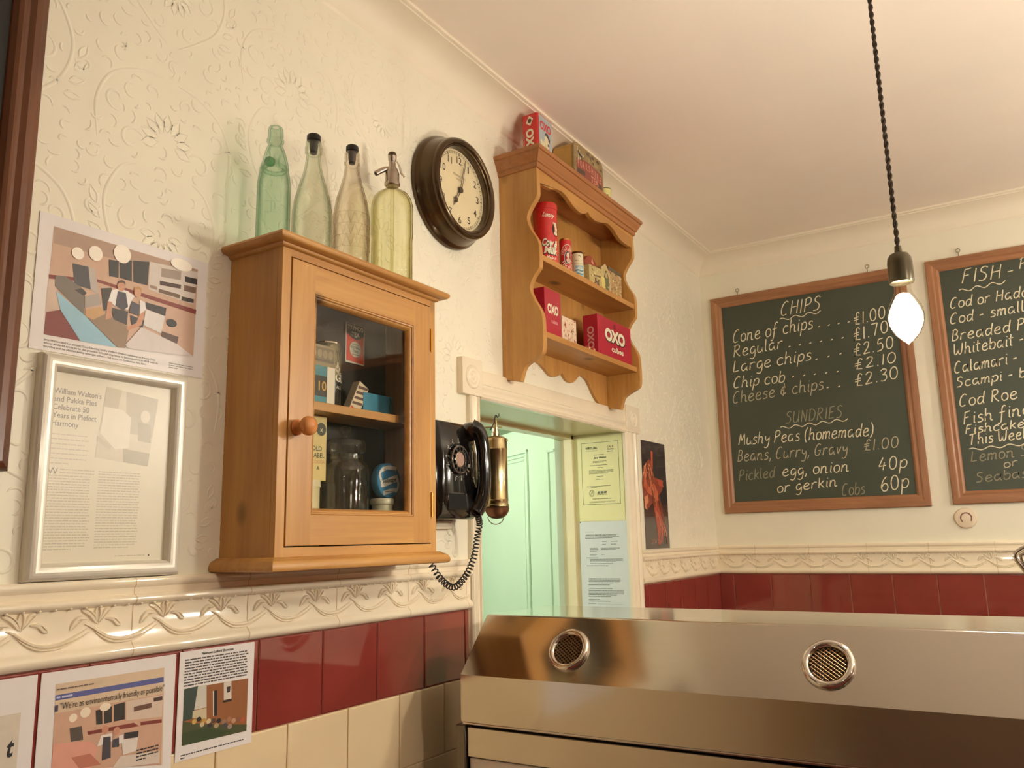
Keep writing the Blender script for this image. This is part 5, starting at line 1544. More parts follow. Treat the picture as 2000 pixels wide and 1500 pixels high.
CHALK=[
('CHIPS', 0.341, 2.3936, 0.5011, 2.393, 0.0568, 1.0),
('~', 0.3375, 2.3765, 0.5026, 2.3863, 0.0131, 1.0),
('Cone of chips', 0.1331, 2.3078, 0.4646, 2.3193, 0.0527, 1.0),
('....', 0.4909, 2.3216, 0.605, 2.3226, 0.0466, 1.0),
('£1.00', 0.6209, 2.3066, 0.741, 2.3214, 0.0477, 1.0),
('Regular', 0.1307, 2.2453, 0.3382, 2.256, 0.0488, 1.0),
('......', 0.3673, 2.2562, 0.5762, 2.2618, 0.0472, 1.0),
('£1.70', 0.615, 2.2434, 0.7463, 2.2629, 0.0474, 1.0),
('Large chips', 0.1237, 2.1793, 0.4475, 2.1913, 0.0486, 1.0),
('...', 0.4693, 2.1884, 0.5627, 2.1987, 0.0462, 1.0),
('£2.50', 0.6093, 2.1819, 0.7582, 2.1979, 0.0472, 1.0),
('Chip cob', 0.1211, 2.1122, 0.3349, 2.1139, 0.0461, 1.0),
('.....', 0.3712, 2.1287, 0.5447, 2.1281, 0.0466, 1.0),
('£2.10', 0.6061, 2.1273, 0.7617, 2.1408, 0.0408, 1.0),
('..', 0.5023, 2.0687, 0.545, 2.0679, 0.0413, 1.0),
('£2.30', 0.6019, 2.0612, 0.7627, 2.0784, 0.0467, 1.0),
('Cheese & chips', 0.1141, 2.0469, 0.4844, 2.0666, 0.0481, 0.75),
('SUNDRIES', 0.325, 1.9418, 0.5459, 1.9464, 0.047, 0.5),
('~', 0.3041, 1.9257, 0.5667, 1.9366, 0.0119, 1.0),
('Mushy Peas (homemade)', 0.1249, 1.87, 0.6507, 1.8653, 0.0469, 0.85),
('Beans, Curry, Gravy', 0.1157, 1.8013, 0.5509, 1.8038, 0.0454, 0.75),
('£1.00', 0.6101, 1.8082, 0.737, 1.8142, 0.0413, 0.6),
('Pickled', 0.116, 1.7215, 0.2647, 1.7278, 0.0422, 0.45),
('egg, onion', 0.2941, 1.73, 0.5499, 1.7345, 0.0431, 1.0),
('40p', 0.6567, 1.7289, 0.7577, 1.7354, 0.0481, 1.0),
('or gerkin', 0.2694, 1.6646, 0.5017, 1.6798, 0.0391, 1.0),
('Cobs', 0.5162, 1.6406, 0.6, 1.6449, 0.045, 0.5),
('60p', 0.6577, 1.6494, 0.7569, 1.6609, 0.0532, 1.0),
('FISH', 1.012, 2.4087, 1.1397, 2.4052, 0.0519, 1.0),
('~', 1.0021, 2.3802, 1.1535, 2.39, 0.0141, 1.0),
('-', 1.1602, 2.4138, 1.1822, 2.4142, 0.0276, 1.0),
('P', 1.1992, 2.428, 1.2285, 2.4284, 0.0397, 1.0),
('Cod or Haddock', 0.9639, 2.3182, 1.2861, 2.3239, 0.0392, 1.0),
('Cod - small', 0.9576, 2.2588, 1.1973, 2.2694, 0.0391, 1.0),
('Breaded P', 0.9561, 2.1943, 1.192, 2.2033, 0.0404, 1.0),
('Whitebait -', 0.957, 2.1392, 1.1835, 2.1516, 0.0417, 1.0),
('Calamari -', 0.9524, 2.0713, 1.1557, 2.0862, 0.0414, 1.0),
('Scampi - b', 0.9527, 2.0189, 1.1747, 2.0316, 0.035, 1.0),
('Cod Roe', 0.9547, 1.946, 1.1398, 1.9567, 0.0426, 1.0),
('Fish fingers', 0.9613, 1.8795, 1.2488, 1.9025, 0.0438, 1.0),
('Fishcakes', 0.9631, 1.8447, 1.1717, 1.8524, 0.0312, 1.0),
('This Week', 0.9723, 1.8032, 1.1569, 1.8137, 0.0372, 1.0),
('~', 0.9704, 1.7862, 1.1469, 1.7939, 0.0108, 1.0),
('Lemon S', 0.9696, 1.7412, 1.1498, 1.753, 0.037, 0.45),
('or', 1.0711, 1.713, 1.115, 1.7208, 0.0271, 0.6),
('Seabass', 0.9777, 1.6668, 1.1614, 1.6783, 0.0336, 0.5),
]
# ------------------------------------------------------------ sheets and frames on the left wall
INK = ink((40, 38, 40))
GREY = ink((150, 146, 140))
# photograph print
c = thing('laminated_photo', 'laminated photo print of two people in aprons behind a counter', 'photo print', (0.002, 0.737, 1.777))
obj('sheet', MB().box(0.0012, 0.0020, 0.5945, 0.8795, 1.777, 1.978, M_PAPER), c)
f = leftwall(0.595, 1.777, 0.0020)
obj('picture', picture(MB(), PHOTO, f, 0.284, 0.201, 0.0002), c)
f = leftwall(0, 0, 0.0020)
b = MB()
b.text('Jane Walton and her partner Gary Dowling at the William Walton takeaway on Forest Gate', f, 0.614, 1.7915, 0.0030, INK, 0.0003, width=0.176)
b.text('whose declared aim is to be the greenest fish and chip shop in Leicestershire in 2018 with its', f, 0.614, 1.7868, 0.0030, INK, 0.0003, width=0.181)
b.text('recycling and no plastics policy amongst others - full story on Collection No 2661', f, 0.614, 1.7820, 0.0030, INK, 0.0003, width=0.160)
b.lines(f, 0.815, 0.861, 1.792, 0.0035, 3, 0.0014, GREY, 0.0003, 0.35)
obj('caption', b, c)
# framed article
c = thing('framed_article', 'silver framed magazine article standing on the dado tiles', 'picture frame', (0.01, 0.726, 1.4585))
A0, A1, H0, H1 = 0.608, 0.8435, 1.4590, 1.7725
FPR = [(0.0, 0.0005), (0.0, 0.010)] + [(0.0115 - 0.0115 * math.cos(PI * k / 10), 0.010 + 0.0105 * math.sin(PI * k / 10)) for k in range(1, 10)] + [(0.0232, 0.0085), (0.0238, 0.006)]
b = MB()
for i in range(len(FPR) - 1):
    (q, x), (q2, x2) = FPR[i], FPR[i + 1]
    r1 = [(x, A0 + q, H0 + q), (x, A1 - q, H0 + q), (x, A1 - q, H1 - q), (x, A0 + q, H1 - q)]
    r2 = [(x2, A0 + q2, H0 + q2), (x2, A1 - q2, H0 + q2), (x2, A1 - q2, H1 - q2), (x2, A0 + q2, H1 - q2)]
    b.add(r1 + r2, [(k, (k + 1) % 4, 4 + (k + 1) % 4, 4 + k) for k in range(4)], M_SILVER)
obj('frame', b, c, angle=44)
obj('page', MB().box(0.002, 0.006, A0 + 0.022, A1 - 0.022, H0 + 0.022, H1 - 0.022, mat('cream_magazine_page', (232, 224, 202), 0.5, var=0.02)), c)
f = leftwall(0, 0, 0.006)
HB = ink((146, 140, 124))  # heading ink lightened, the glazing's milky sheen put into its colour
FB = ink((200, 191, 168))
b = MB()
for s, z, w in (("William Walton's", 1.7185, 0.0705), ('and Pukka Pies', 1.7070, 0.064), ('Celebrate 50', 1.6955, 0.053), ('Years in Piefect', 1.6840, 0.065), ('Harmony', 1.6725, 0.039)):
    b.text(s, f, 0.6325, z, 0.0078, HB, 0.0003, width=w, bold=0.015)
b.lines(f, 0.632, 0.690, 1.660, 0.0068, 7, 0.0016, ink((206, 196, 174)), 0.0003, 0.5, 3, 0.15)
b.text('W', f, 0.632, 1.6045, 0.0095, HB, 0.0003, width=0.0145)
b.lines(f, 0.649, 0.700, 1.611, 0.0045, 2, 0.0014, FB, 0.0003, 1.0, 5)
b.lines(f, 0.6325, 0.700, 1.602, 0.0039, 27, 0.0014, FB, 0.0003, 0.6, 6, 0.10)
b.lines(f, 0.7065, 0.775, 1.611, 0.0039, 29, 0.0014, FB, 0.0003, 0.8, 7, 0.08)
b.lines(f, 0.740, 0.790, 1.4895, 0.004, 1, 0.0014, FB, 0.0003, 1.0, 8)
b.disc(0.7955, 1.490, 0.0012, 0.0014, f, 0.0003, INK, 10)
obj('article_text', b, c)
b = MB()
for k, (poly, col) in enumerate((([(0.7100, 1.738), (0.797, 1.730), (0.785, 1.624), (0.699, 1.632)], (214, 204, 180)), ([(0.7100, 1.738), (0.735, 1.736), (0.730, 1.705), (0.707, 1.708)], (196, 184, 156)),
                                ([(0.742, 1.735), (0.797, 1.730), (0.790, 1.668), (0.752, 1.672), (0.744, 1.700)], (190, 180, 156)), ([(0.709, 1.708), (0.738, 1.706), (0.752, 1.696), (0.752, 1.650), (0.730, 1.646), (0.705, 1.668)], (232, 224, 204)),
                                ([(0.742, 1.648), (0.787, 1.644), (0.785, 1.624), (0.744, 1.628)], (178, 168, 142)), ([(0.764, 1.690), (0.786, 1.688), (0.788, 1.660), (0.766, 1.662)], (176, 164, 138)), ([(0.700, 1.664), (0.724, 1.650), (0.722, 1.644), (0.700, 1.656)], (206, 194, 170)))):
    b.flat(poly, f, 0.0003 + 0.00004 * k, ink(col))
b.disc(0.776, 1.700, 0.008, 0.010, f, 0.0008, ink((222, 212, 190)), 18)
obj('article_photo', b, c)
obj('glazing', MB().flat([(A0 + 0.0235, H0 + 0.0235), (A1 - 0.0235, H0 + 0.0235), (A1 - 0.0235, H1 - 0.0235), (A0 + 0.0235, H1 - 0.0235)], leftwall(0, 0, 0.008), 0.0, G_FRAME), c)
# sheets stuck to the tiles
TX_ = 0.0072
c = thing('laminated_poster', 'laminated sheet with a large letter t beside the blue banner page', 'laminated sheet', (TX_, 0.54, 1.05))
obj('sheet', MB().box(TX_, TX_ + 0.0008, 0.441, 0.6405, 1.055, 1.3385, M_PAPER), c)
f = leftwall(0, 0, TX_ + 0.0008)
b = MB().flat([(0.46, 1.10), (0.622, 1.10), (0.622, 1.294), (0.46, 1.294)], f, 0.0002, ink((214, 202, 184), 0.4, 0.3))
b.text('t', f, 0.606, 1.2425, 0.023, INK, 0.0004, width=0.009, shear=0.15, bold=0.03).text('s', f, 0.606, 1.214, 0.014, INK, 0.0004, width=0.010, bold=0.03)
obj('print', b, c)
c = thing('laminated_news_page', 'laminated news page headed with a blue banner, stuck on the burgundy tiles', 'laminated sheet', (TX_, 0.748, 1.047))
obj('sheet', MB().box(TX_, TX_ + 0.0008, 0.6455, 0.852, 1.047, 1.339, M_PAPER), c)
f = leftwall(0.645, 1.047, TX_ + 0.0008)
obj('picture', picture(MB(), NEWSA, f, 0.207, 0.292, 0.0002), c)
f = leftwall(0, 0, TX_ + 0.0008)
b = MB().text('"We\'re as environmentally friendly as possible"', f, 0.6735, 1.2885, 0.0085, ink((60, 52, 50)), 0.0014, width=0.159)
b.flat([(0.6665, 1.287), (0.6705, 1.287), (0.6705, 1.295), (0.6665, 1.295)], f, 0.0014, ink((70, 60, 90)))
obj('headline', b, c)
b = MB()
b.lines(f, 0.667, 0.722, 1.3145, 0.003, 1, 0.0016, ink((120, 100, 90)), 0.0014).lines(f, 0.667, 0.69, 1.3035, 0.003, 1, 0.0026, ink((190, 190, 214)), 0.0014)
b.lines(f, 0.792, 0.828, 1.211, 0.0045, 4, 0.0018, ink((60, 54, 52)), 0.0014, 0.5, 4)
obj('small_print', b, c)
c = thing('laminated_notice', 'laminated notice with a brick house photo beside the bare burgundy tiles', 'laminated sheet', (TX_, 0.931, 1.18))
obj('sheet', MB().box(TX_, TX_ + 0.0008, 0.8585, 1.0045, 1.180, 1.3405, M_PAPER), c)
f = leftwall(0.858, 1.18, TX_ + 0.0008)
obj('picture', picture(MB(), NEWSB, f, 0.146, 0.160, 0.0002), c)
f = leftwall(0, 0, TX_ + 0.0008)
b = MB().text('Newtown Linford Showcase', f, 0.8985, 1.3322, 0.0040, INK, 0.0003, width=0.062, bold=0.03)
obj('heading', b, c)
b = MB()
b.lines(f, 0.868, 0.992, 1.3265, 0.00425, 10, 0.0019, ink((70, 66, 64)), 0.0003, 0.98, 11, 0.06)
b.lines(f, 0.868, 0.989, 1.1870, 0.0040, 2, 0.0017, ink((70, 66, 64)), 0.0003, 0.06, 12)
obj('small_print', b, c)

# large dark framed board at the left edge
c = thing('dark_framed_board', 'large board in a dark brown frame beside the laminated photo', 'board', (0.015, 0.28, 1.604))
L0, L1, K0, K1 = -0.10, 0.5745, 1.604, 2.56
BPR = [(0.0, 0.0005), (0.0, 0.016), (0.003, 0.021), (0.012, 0.024), (0.020, 0.0235), (0.027, 0.019), (0.031, 0.0185), (0.036, 0.0205), (0.041, 0.0175), (0.046, 0.010), (0.047, 0.007)]


def frame_of(prof, y0, y1, z0, z1, m, fr):
    b = MB()
    for i in range(len(prof) - 1):
        (q, x), (q2, x2) = prof[i], prof[i + 1]
        r1 = [fr(y0 + q, z0 + q, x), fr(y1 - q, z0 + q, x), fr(y1 - q, z1 - q, x), fr(y0 + q, z1 - q, x)]
        r2 = [fr(y0 + q2, z0 + q2, x2), fr(y1 - q2, z0 + q2, x2), fr(y1 - q2, z1 - q2, x2), fr(y0 + q2, z1 - q2, x2)]
        b.add(r1 + r2, [(k, (k + 1) % 4, 4 + (k + 1) % 4, 4 + k) for k in (m if isinstance(m, tuple) else (0, 1, 2, 3))], M_DKWOOD)
    return b


obj('frame', frame_of(BPR, L0, L1, K0, K1, None, leftwall(0, 0)), c, angle=25)
obj('board', MB().box(0.001, 0.007, L0 + 0.046, L1 - 0.046, K0 + 0.046, K1 - 0.046, M_BLACKSLATE), c)

# certificates on the door reveal, poster beyond the doorway
RY = DY1 - 0.0102
c = thing('food_certificate', 'yellowed certificate with black border on the upper door reveal', 'certificate', (-0.09, RY, 1.555))
obj('sheet', MB().box(-0.190, -0.004, RY - 0.0010, RY - 0.0002, 1.5575, 1.842, mat('yellowed_sheet', (232, 228, 172), 0.35, coat=0.3, var=0.02)), c)
f = plane((0, RY - 0.0010, 0), (1, 0, 0), (0, 0, 1))
DG = ink((52, 54, 44))
b = MB()
for (x0, x1, z0, z1) in ((-0.159, -0.018, 1.822, 1.8232), (-0.159, -0.018, 1.6120, 1.6132), (-0.159, -0.1578, 1.612, 1.823), (-0.0192, -0.018, 1.612, 1.823)):
    b.flat([(x0, z0), (x1, z0), (x1, z1), (x0, z1)], f, 0.0003, DG)
b.text('VIRTUAL', f, -0.142, 1.8005, 0.0075, DG, 0.0003, width=0.046, bold=0.03).text('COLLEGE', f, -0.141, 1.7935, 0.0030, ink((130, 128, 100)), 0.0003, width=0.044)
b.ribbon([(-0.134, 1.806), (-0.131, 1.811), (-0.128, 1.806)], 0.0012, f, 0.0004, DG)
b.text('City &', f, -0.060, 1.8035, 0.0062, ink((90, 60, 48)), 0.0003, width=0.024, bold=0.01).text('Guilds', f, -0.060, 1.7945, 0.0062, ink((90, 60, 48)), 0.0003, width=0.024, bold=0.01)
b.flat([(-0.060, 1.7885), (-0.038, 1.7885), (-0.038, 1.7905), (-0.060, 1.7905)], f, 0.0003, DG)
b.text('Jane Walton', f, -0.0885, 1.7675, 0.0062, DG, 0.0003, width=0.047, align='c', shear=0.2, bold=0.03)
for z, x0, x1, n in ((1.7795, -0.112, -0.064, 1), (1.757, -0.116, -0.062, 2), (1.744, -0.126, -0.046, 1), (1.736, -0.100, -0.074, 1), (1.7265, -0.132, -0.040, 4), (1.706, -0.104, -0.072, 1), (1.696, -0.108, -0.070, 1), (1.673, -0.142, -0.030, 1), (1.669, -0.126, -0.098, 1)):
    b.lines(f, x0, x1, z, 0.0036, n, 0.0014, DG, 0.0003, 0.8, int(z * 1000))
b.disc(-0.124, 1.6505, 0.0095, 0.0115, f, 0.0003, DG, 28, hole=0.90).disc(-0.124, 1.6505, 0.0072, 0.009, f, 0.0003, DG, 28, hole=0.90).ribbon(smooth([(-0.128, 1.646), (-0.122, 1.656), (-0.120, 1.648)], 4), 0.0012, f, 0.0003, DG)
for k in range(3):
    b.flat([(-0.104 + 0.012 * k, 1.648), (-0.094 + 0.012 * k, 1.648), (-0.091 + 0.012 * k, 1.656), (-0.101 + 0.012 * k, 1.656)], f, 0.0003, ink((110, 112, 92)))
b.lines(f, -0.104, -0.068, 1.6435, 0.003, 1, 0.0018, ink((110, 112, 92)), 0.0003).lines(f, -0.122, -0.050, 1.6305, 0.004, 1, 0.0018, DG, 0.0003).lines(f, -0.134, -0.038, 1.6215, 0.0030, 2, 0.0010, DG, 0.0003, 0.6, 9)
obj('print', b, c)
c = thing('insurance_notice', 'white typed notice below the yellowed certificate on the reveal', 'notice', (-0.08, RY, 1.27))
obj('sheet', MB().box(-0.1755, 0.0005, RY - 0.0022, RY - 0.0012, 1.2685, 1.5555, mat('blue_white_paper', (214, 222, 222), 0.4, coat=0.2, var=0.015)), c)
f = plane((0, RY - 0.0022, 0), (1, 0, 0), (0, 0, 1))
b = MB().text("CERTIFICATE OF EMPLOYERS' LIABILITY INSURANCE (a)", f, -0.154, 1.5085, 0.0036, DG, 0.0003, width=0.115, bold=0.02)
b.lines(f, -0.154, -0.120, 1.520, 0.003, 1, 0.0012, ink((176, 184, 184)), 0.0003)
for z, x0, x1, n, p_ in ((1.5035, -0.155, -0.030, 2, 0.0040), (1.488, -0.092, -0.076, 2, 0.0095), (1.488, -0.060, -0.036, 2, 0.0095), (1.466, -0.139, -0.108, 3, 0.0048), (1.466, -0.098, -0.028, 2, 0.0045), (1.4455, -0.139, -0.114, 2, 0.0045), (1.4455, -0.098, -0.082, 1, 0.004),
                         (1.4345, -0.154, -0.098, 1, 0.004), (1.430, -0.141, -0.019, 3, 0.0042), (1.4155, -0.141, -0.034, 1, 0.004), (1.4085, -0.154, -0.052, 1, 0.004), (1.3665, -0.148, -0.032, 4, 0.0046), (1.346, -0.150, -0.050, 1, 0.004), (1.335, -0.150, -0.040, 1, 0.004), (1.3275, -0.150, -0.021, 4, 0.0044), (1.3085, -0.150, -0.046, 1, 0.004), (1.299, -0.150, -0.100, 1, 0.004), (1.2935, -0.150, -0.052, 1, 0.004), (1.2855, -0.152, -0.118, 1, 0.004)):
    b.lines(f, x0, x1, z, p_, n, 0.0016, ink((78, 84, 84)), 0.0003, 0.8, int(z * 2000))
b.flat([(-0.118, 1.2852), (-0.02, 1.2846), (-0.02, 1.2851), (-0.118, 1.2857)], f, 0.0003, ink((130, 136, 136))).disc(-0.172, 1.5535, 0.0024, 0.0016, f, 0.0003, INK, 10)
obj('print', b, c)
c = thing('dark_poster', 'dark glossy poster with orange red swirls between the doorway and back wall', 'poster', (0.001, 2.815, 1.459))
obj('sheet', MB().box(0.0008, 0.0018, 2.706, 2.924, 1.4592, 1.838, mat('dark_glossy_print', (58, 44, 46), 0.18, coat=0.6, var=0.25, scale=9)), c)
f = leftwall(2.707, 1.459, 0.0018)
obj('picture', picture(MB(), POSTER, f, 0.216, 0.378, 0.0003, 0.6), c)
b = MB()
R_ = random.Random(21)
for k in range(46):
    t = R_.random()
    y0, z0 = 2.722 + 0.17 * t + R_.uniform(-0.02, 0.03), 1.755 - 0.235 * t + R_.uniform(-0.05, 0.04)
    a = R_.uniform(-1.9, -0.9)
    L = R_.uniform(0.02, 0.055)
    q = smooth([(y0, z0), (y0 + L * 0.5 * math.cos(a) + 0.006, z0 + L * 0.5 * math.sin(a)), (y0 + L * math.cos(a), z0 + L * math.sin(a))], 4)
    q = [p for p in q if 2.709 < p[0] < 2.918 and 1.47 < p[1] < 1.83]
    if len(q) > 3:
        b.ribbon(q, R_.uniform(0.003, 0.011), leftwall(0, 0, 0.0018), 0.0007 + 0.00001 * k, ink(R_.choice([(176, 82, 56), (128, 52, 38), (206, 116, 80), (92, 44, 38), (220, 142, 104)]), 0.3, 0.6))
obj('swirls', b, c)
obj('lettering', MB().text('2012', leftwall(0, 0, 0.0018), 2.752, 1.477, 0.016, ink((176, 128, 110), 0.4, 0.6), 0.0006, width=0.072), c)

# ------------------------------------------------------------ chalkboards on the back wall
GL = {
    'a': "4.5 4.2 3 5 1.2 4.3 .5 2.2 1.4 .3 2.8 .5 4.1 2.4 4.5 5/4.5 5 4.3 1.5 4.7 .1 5.2 .3", 'b': "1 8.3 .7 4 .5 0/.6 2.6 2 4.8 4 4.5 4.4 2.5 3.5 .4 1.8 0 .6 .8",
    'c': "4.2 4.3 2.8 5 1.2 4.2 .5 2.3 1.2 .4 2.8 0 4.4 .7", 'd': "4.2 4.2 2.8 5 1.2 4.2 .5 2.3 1.2 .3 2.6 .2 4 2/5 8.5 4.4 4 4.2 1 4.8 0",
    'e': ".8 2.4 3 2.8 4.2 3.8 3.4 5 2 4.8 .7 3 .8 1 2 0 3.6 .2 4.8 1", 'f': "4.4 7.8 3.4 8.4 2.2 7 1.8 3 1.2 -1.5 0 -3 -.8 -2.4/.3 4 3.8 4.6",
    'g': "4.2 4.3 2.8 5 1.2 4.2 .6 2.4 1.4 .5 2.8 .7 4 2.5 4.4 5/4.4 5 4.2 1 3.8 -2 2.4 -3.4 .4 -2.8", 'h': "1 8.5 .7 4 .4 0/.5 2.2 1.6 4.4 3.2 4.8 4 3.4 3.9 1 4.4 .1 5 .5",
    'i': "1.2 5 1 2 1 .4 1.8 .2/1.5 7.2 1.4 6.7", 'k': "1 8 .7 4 .5 0/4 5.4 .8 2.2/1.6 2.8 4.2 0", 'l': "1 8.4 .8 3 1 .5 2 .2",
    'm': ".6 5 .5 2 .3 0/.5 2.5 1.8 4.7 2.9 4.6 3 2 2.9 0/3 2.5 4.3 4.7 5.6 4.5 5.7 2 5.6 .4 6.4 .2", 'n': ".7 5 .5 2 .3 0/.5 2.5 1.9 4.7 3.4 4.6 3.8 3 3.7 .8 4.2 0 5.2 .3",
    'o': "2.4 5 1 4.4 .4 2.5 1 .5 2.4 0 3.9 .8 4.4 2.7 3.7 4.5 2.4 5", 'p': ".9 5 .6 1 0 -3.2/.6 2.6 2 4.8 3.8 4.8 4.5 3.2 3.8 1 2.2 .2 .7 1",
    'r': ".8 5 .6 2 .4 0/.6 2.6 1.6 4.4 3 5 4 4.6", 's': "3.8 4.4 2.6 5 1.3 4.4 1.2 3.2 3 2.4 3.6 1.2 2.6 .2 .4 .1", 't': "1.6 8 1.2 3 1.4 .6 2.4 .2/0 5.2 3.2 5.6",
    'u': ".8 5 .6 2.5 .9 .5 2.2 .1 3.6 1.2 4.2 5/4.2 5 4.1 1.2 4.6 .1", 'v': ".5 5 1 2.5 1.6 .3/1.6 .3 2.8 2.6 3.8 5", 'y': ".8 5 .9 3 2 2 3.6 3 4.3 5/4.3 5 4 .5 3.2 -2.4 1.6 -3.2 .3 -2.6",
    'C': "5 7.4 3.6 8.2 1.6 6.6 .6 3.6 .8 1 2.2 0 4.2 .6", 'H': "1.2 8 .6 0/5.2 8 4.8 0/.9 4 5 4.4", 'I': "1.2 8 .8 0", 'P': "1.4 7.6 .6 0/.6 7 2.4 8.2 4.4 7.8 4.8 6 3.6 4.4 1.2 3.8",
    'S': "4.6 7.4 3.2 8.2 1.4 7.4 1.3 5.6 3.4 4.2 4.2 2.4 3 .4 .4 .2", 'U': ".8 8 .5 3 1.2 .4 3 .2 4.4 2.2/4.8 8 4.6 2.4 4.8 .1", 'N': ".8 0 1.2 8/1.2 8 4.4 0/4.4 0 5 8",
    'D': "1.2 8 .7 0/.4 7.6 3 8 5 6 5 3 3.4 .6 .5 0", 'R': "1.3 8 .6 0/.6 7.4 2.6 8.2 4.4 7.4 4 5.2 1.2 4/1.8 4 3.4 1.6 5.2 0", 'E': "4.6 8.2 1.3 7.8/1.3 7.8 .7 .2/.7 .2 4.4 .5/1 4.2 3.8 4.6",
    'M': ".5 0 1.4 8/1.4 8 3 3/3 3 5 8/5 8 5.8 0", 'B': "1.3 8 .6 0/.6 7.6 2.6 8.2 4 7 3.4 5 1.2 4.4/1.2 4.4 3.6 4 4.4 2 3 .3 .5 0", 'G': "5 7.2 3.6 8.2 1.6 6.6 .6 3.4 1.2 .6 3 0 4.6 1.6 4.8 3.4/3 3.4 5.4 3.6",
    'L': "1.4 8 .6 .3/.6 .3 4.4 .8", 'F': "1.4 8 .5 0/1.4 7.8 4.6 8.4/1 4.2 3.6 4.6", 'W': ".6 8 .8 2 1.6 .2 3 1.6 3.6 5/3.6 5 3.8 1.6 4.8 .3 6.2 2 6.8 8", 'T': ".2 7.6 5.4 8.4/2.8 8 1.8 0", 'K': "1.2 8 .7 0/4.6 8 .9 3.6/1.8 4.2 5 0",
    '£': "4.6 7 3.8 8.2 2.6 7.4 2.2 4 1.6 .8 .4 .2 2 .6 4.6 .2/.6 4.8 4 5.2/.4 3.2 3.8 3.6", '0': "2.6 8 1.2 6.8 .5 4 1 1 2.4 0 4 1.2 4.6 4.2 4 7 2.6 8", '1': "1.4 8 .8 0",
    '2': ".8 6.6 2.2 8 3.8 7.4 3.6 5 2 2.4 .4 .3/.4 .3 4.4 .6", '3': ".8 7 2.4 8 4 7 3 5 1.8 4.4 3.6 3.8 4 1.8 2.6 .1 .6 .4", '4': "2.8 8 .4 2.6/.4 2.6 4.6 3/3.6 5 2.8 0", '5': "4.4 8 1.6 7.8/1.6 7.8 1.2 4.8 3.2 5 4.2 3 3.4 .6 .6 0",
    '6': "3.8 8 1.8 6 .6 2.8 1.4 .3 3.4 .2 4.4 2.2 3.4 4.2 1.8 3.8 .8 2.4", '7': ".4 8 4.4 8/4.4 8 2 0", '&': "4.4 5.4 2.6 6 1 4 .8 1.6 2.6 .6 4.4 2/2.4 3.8 1 3.4/3.2 8.2 2.4 -.4",
    '.': ".6 .2 1.2 .5", ',': "1 .8 1 -.4 .2 -1.6", '-': ".4 3 3 3.4", '(': "2.4 8.8 .8 6 .8 1.6 2 -1.4", ')': ".4 8.8 2 6 2 1.6 .4 -1.4",
}


def chalk_line(b, fr, s, x0, z0, x1, z1, cap, m, w=0.0052):
    L = math.hypot(x1 - x0, z1 - z0)
    ux, uz = (x1 - x0) / L, (z1 - z0) / L
    to = lambda a, h: (x0 + a * ux - h * uz, z0 + a * uz + h * ux)
    if s == '~':
        n = max(3, int(L / 0.045))
        b.ribbon([to(L * t / (n * 8), cap * 0.45 * math.sin(2 * PI * t / 8 + 0.6)) for t in range(n * 8 + 1)], w * 0.9, fr, 0.0006, m, 0.15)
        return
    if set(s) == {'.'}:
        for k in range(len(s)):
            a = L * k / max(1, len(s) - 1)
            b.ribbon([to(a - 0.004, 0.001), to(a + 0.004, 0.004)], w, fr, 0.0006, m)
        return
    sx = cap / 8.0
    pen, place = 0.0, []
    for ch in s:
        if ch == ' ':
            pen += 3.2
            continue
        st = [[float(v) for v in q.split()] for q in GL[ch].split('/')]
        st = [[(q[i], q[i + 1]) for i in range(0, len(q), 2)] for q in st]
        wd = max(p[0] for q in st for p in q)
        place.append((pen, st))
        pen += wd + (1.0 if ch.islower() else 1.5)
    kx = L / (pen - 1.0)
    for p, st in place:
        for q in st:
            q = smooth(q, 4)
            b.ribbon([to((p + a) * kx + h * sx * 0.16, h * sx) for a, h in q], w, fr, 0.0006, m, 0.16)


def chalkboard(name, label, x0, x1, z0, z1, rows):
    c = thing(name, label, 'chalkboard', ((x0 + x1) / 2, YB - 0.01, z0))
    pf = [(0.0, 0.0005), (0.0, 0.013), (0.003, 0.0175), (0.012, 0.0190), (0.022, 0.0185), (0.027, 0.0150), (0.032, 0.0150), (0.037, 0.0165), (0.042, 0.0140), (0.046, 0.009), (0.0465, 0.007)]
    fr = plane((0, YB, 0), (1, 0, 0), (0, 0, 1))
    b = MB()
    o = 0
    for i, (q, d) in enumerate(pf):
        b.v += [tuple(p) for p in (fr(x0 + q, z0 + q, d), fr(x1 - q, z0 + q, d), fr(x1 - q, z1 - q, d), fr(x0 + q, z1 - q, d))]
        if i:
            for k in range(4):
                b.f.append((4 * i - 4 + k, 4 * i - 4 + (k + 1) % 4, 4 * i + (k + 1) % 4, 4 * i + k))
                b.m.append(b.mi(M_BOARDWOODX if k in (0, 2) else M_BOARDWOOD))
    obj('frame', b, c, angle=25)
    obj('slate', MB().box(x0 + 0.045, x1 - 0.045, YB - 0.0075, YB - 0.001, z0 + 0.045, z1 - 0.045, M_SLATE), c)
    fs_ = plane((0, YB - 0.0075, 0), (1, 0, 0), (0, 0, 1))
    for s, a0, h0, a1, h1, cap, dim in rows:
        # readings were taken 17 mm in front of the slate: carry them back along the line of sight
        t = (YB - 0.0075) / 3.44
        X = lambda x: 1.16 + (x - 1.16) * t
        Z = lambda z: 1.5 + (z - 1.5) * t
        b = MB()
        chalk_line(b, fs_, s, X(a0), Z(h0), X(a1), Z(h1), cap, M_CHALK[0] if dim > 0.8 else M_CHALK[1] if dim > 0.55 else M_CHALK[2], 0.0038 if dim > 0.8 else 0.0035)
        obj('chalk_writing', b, c)
    return c


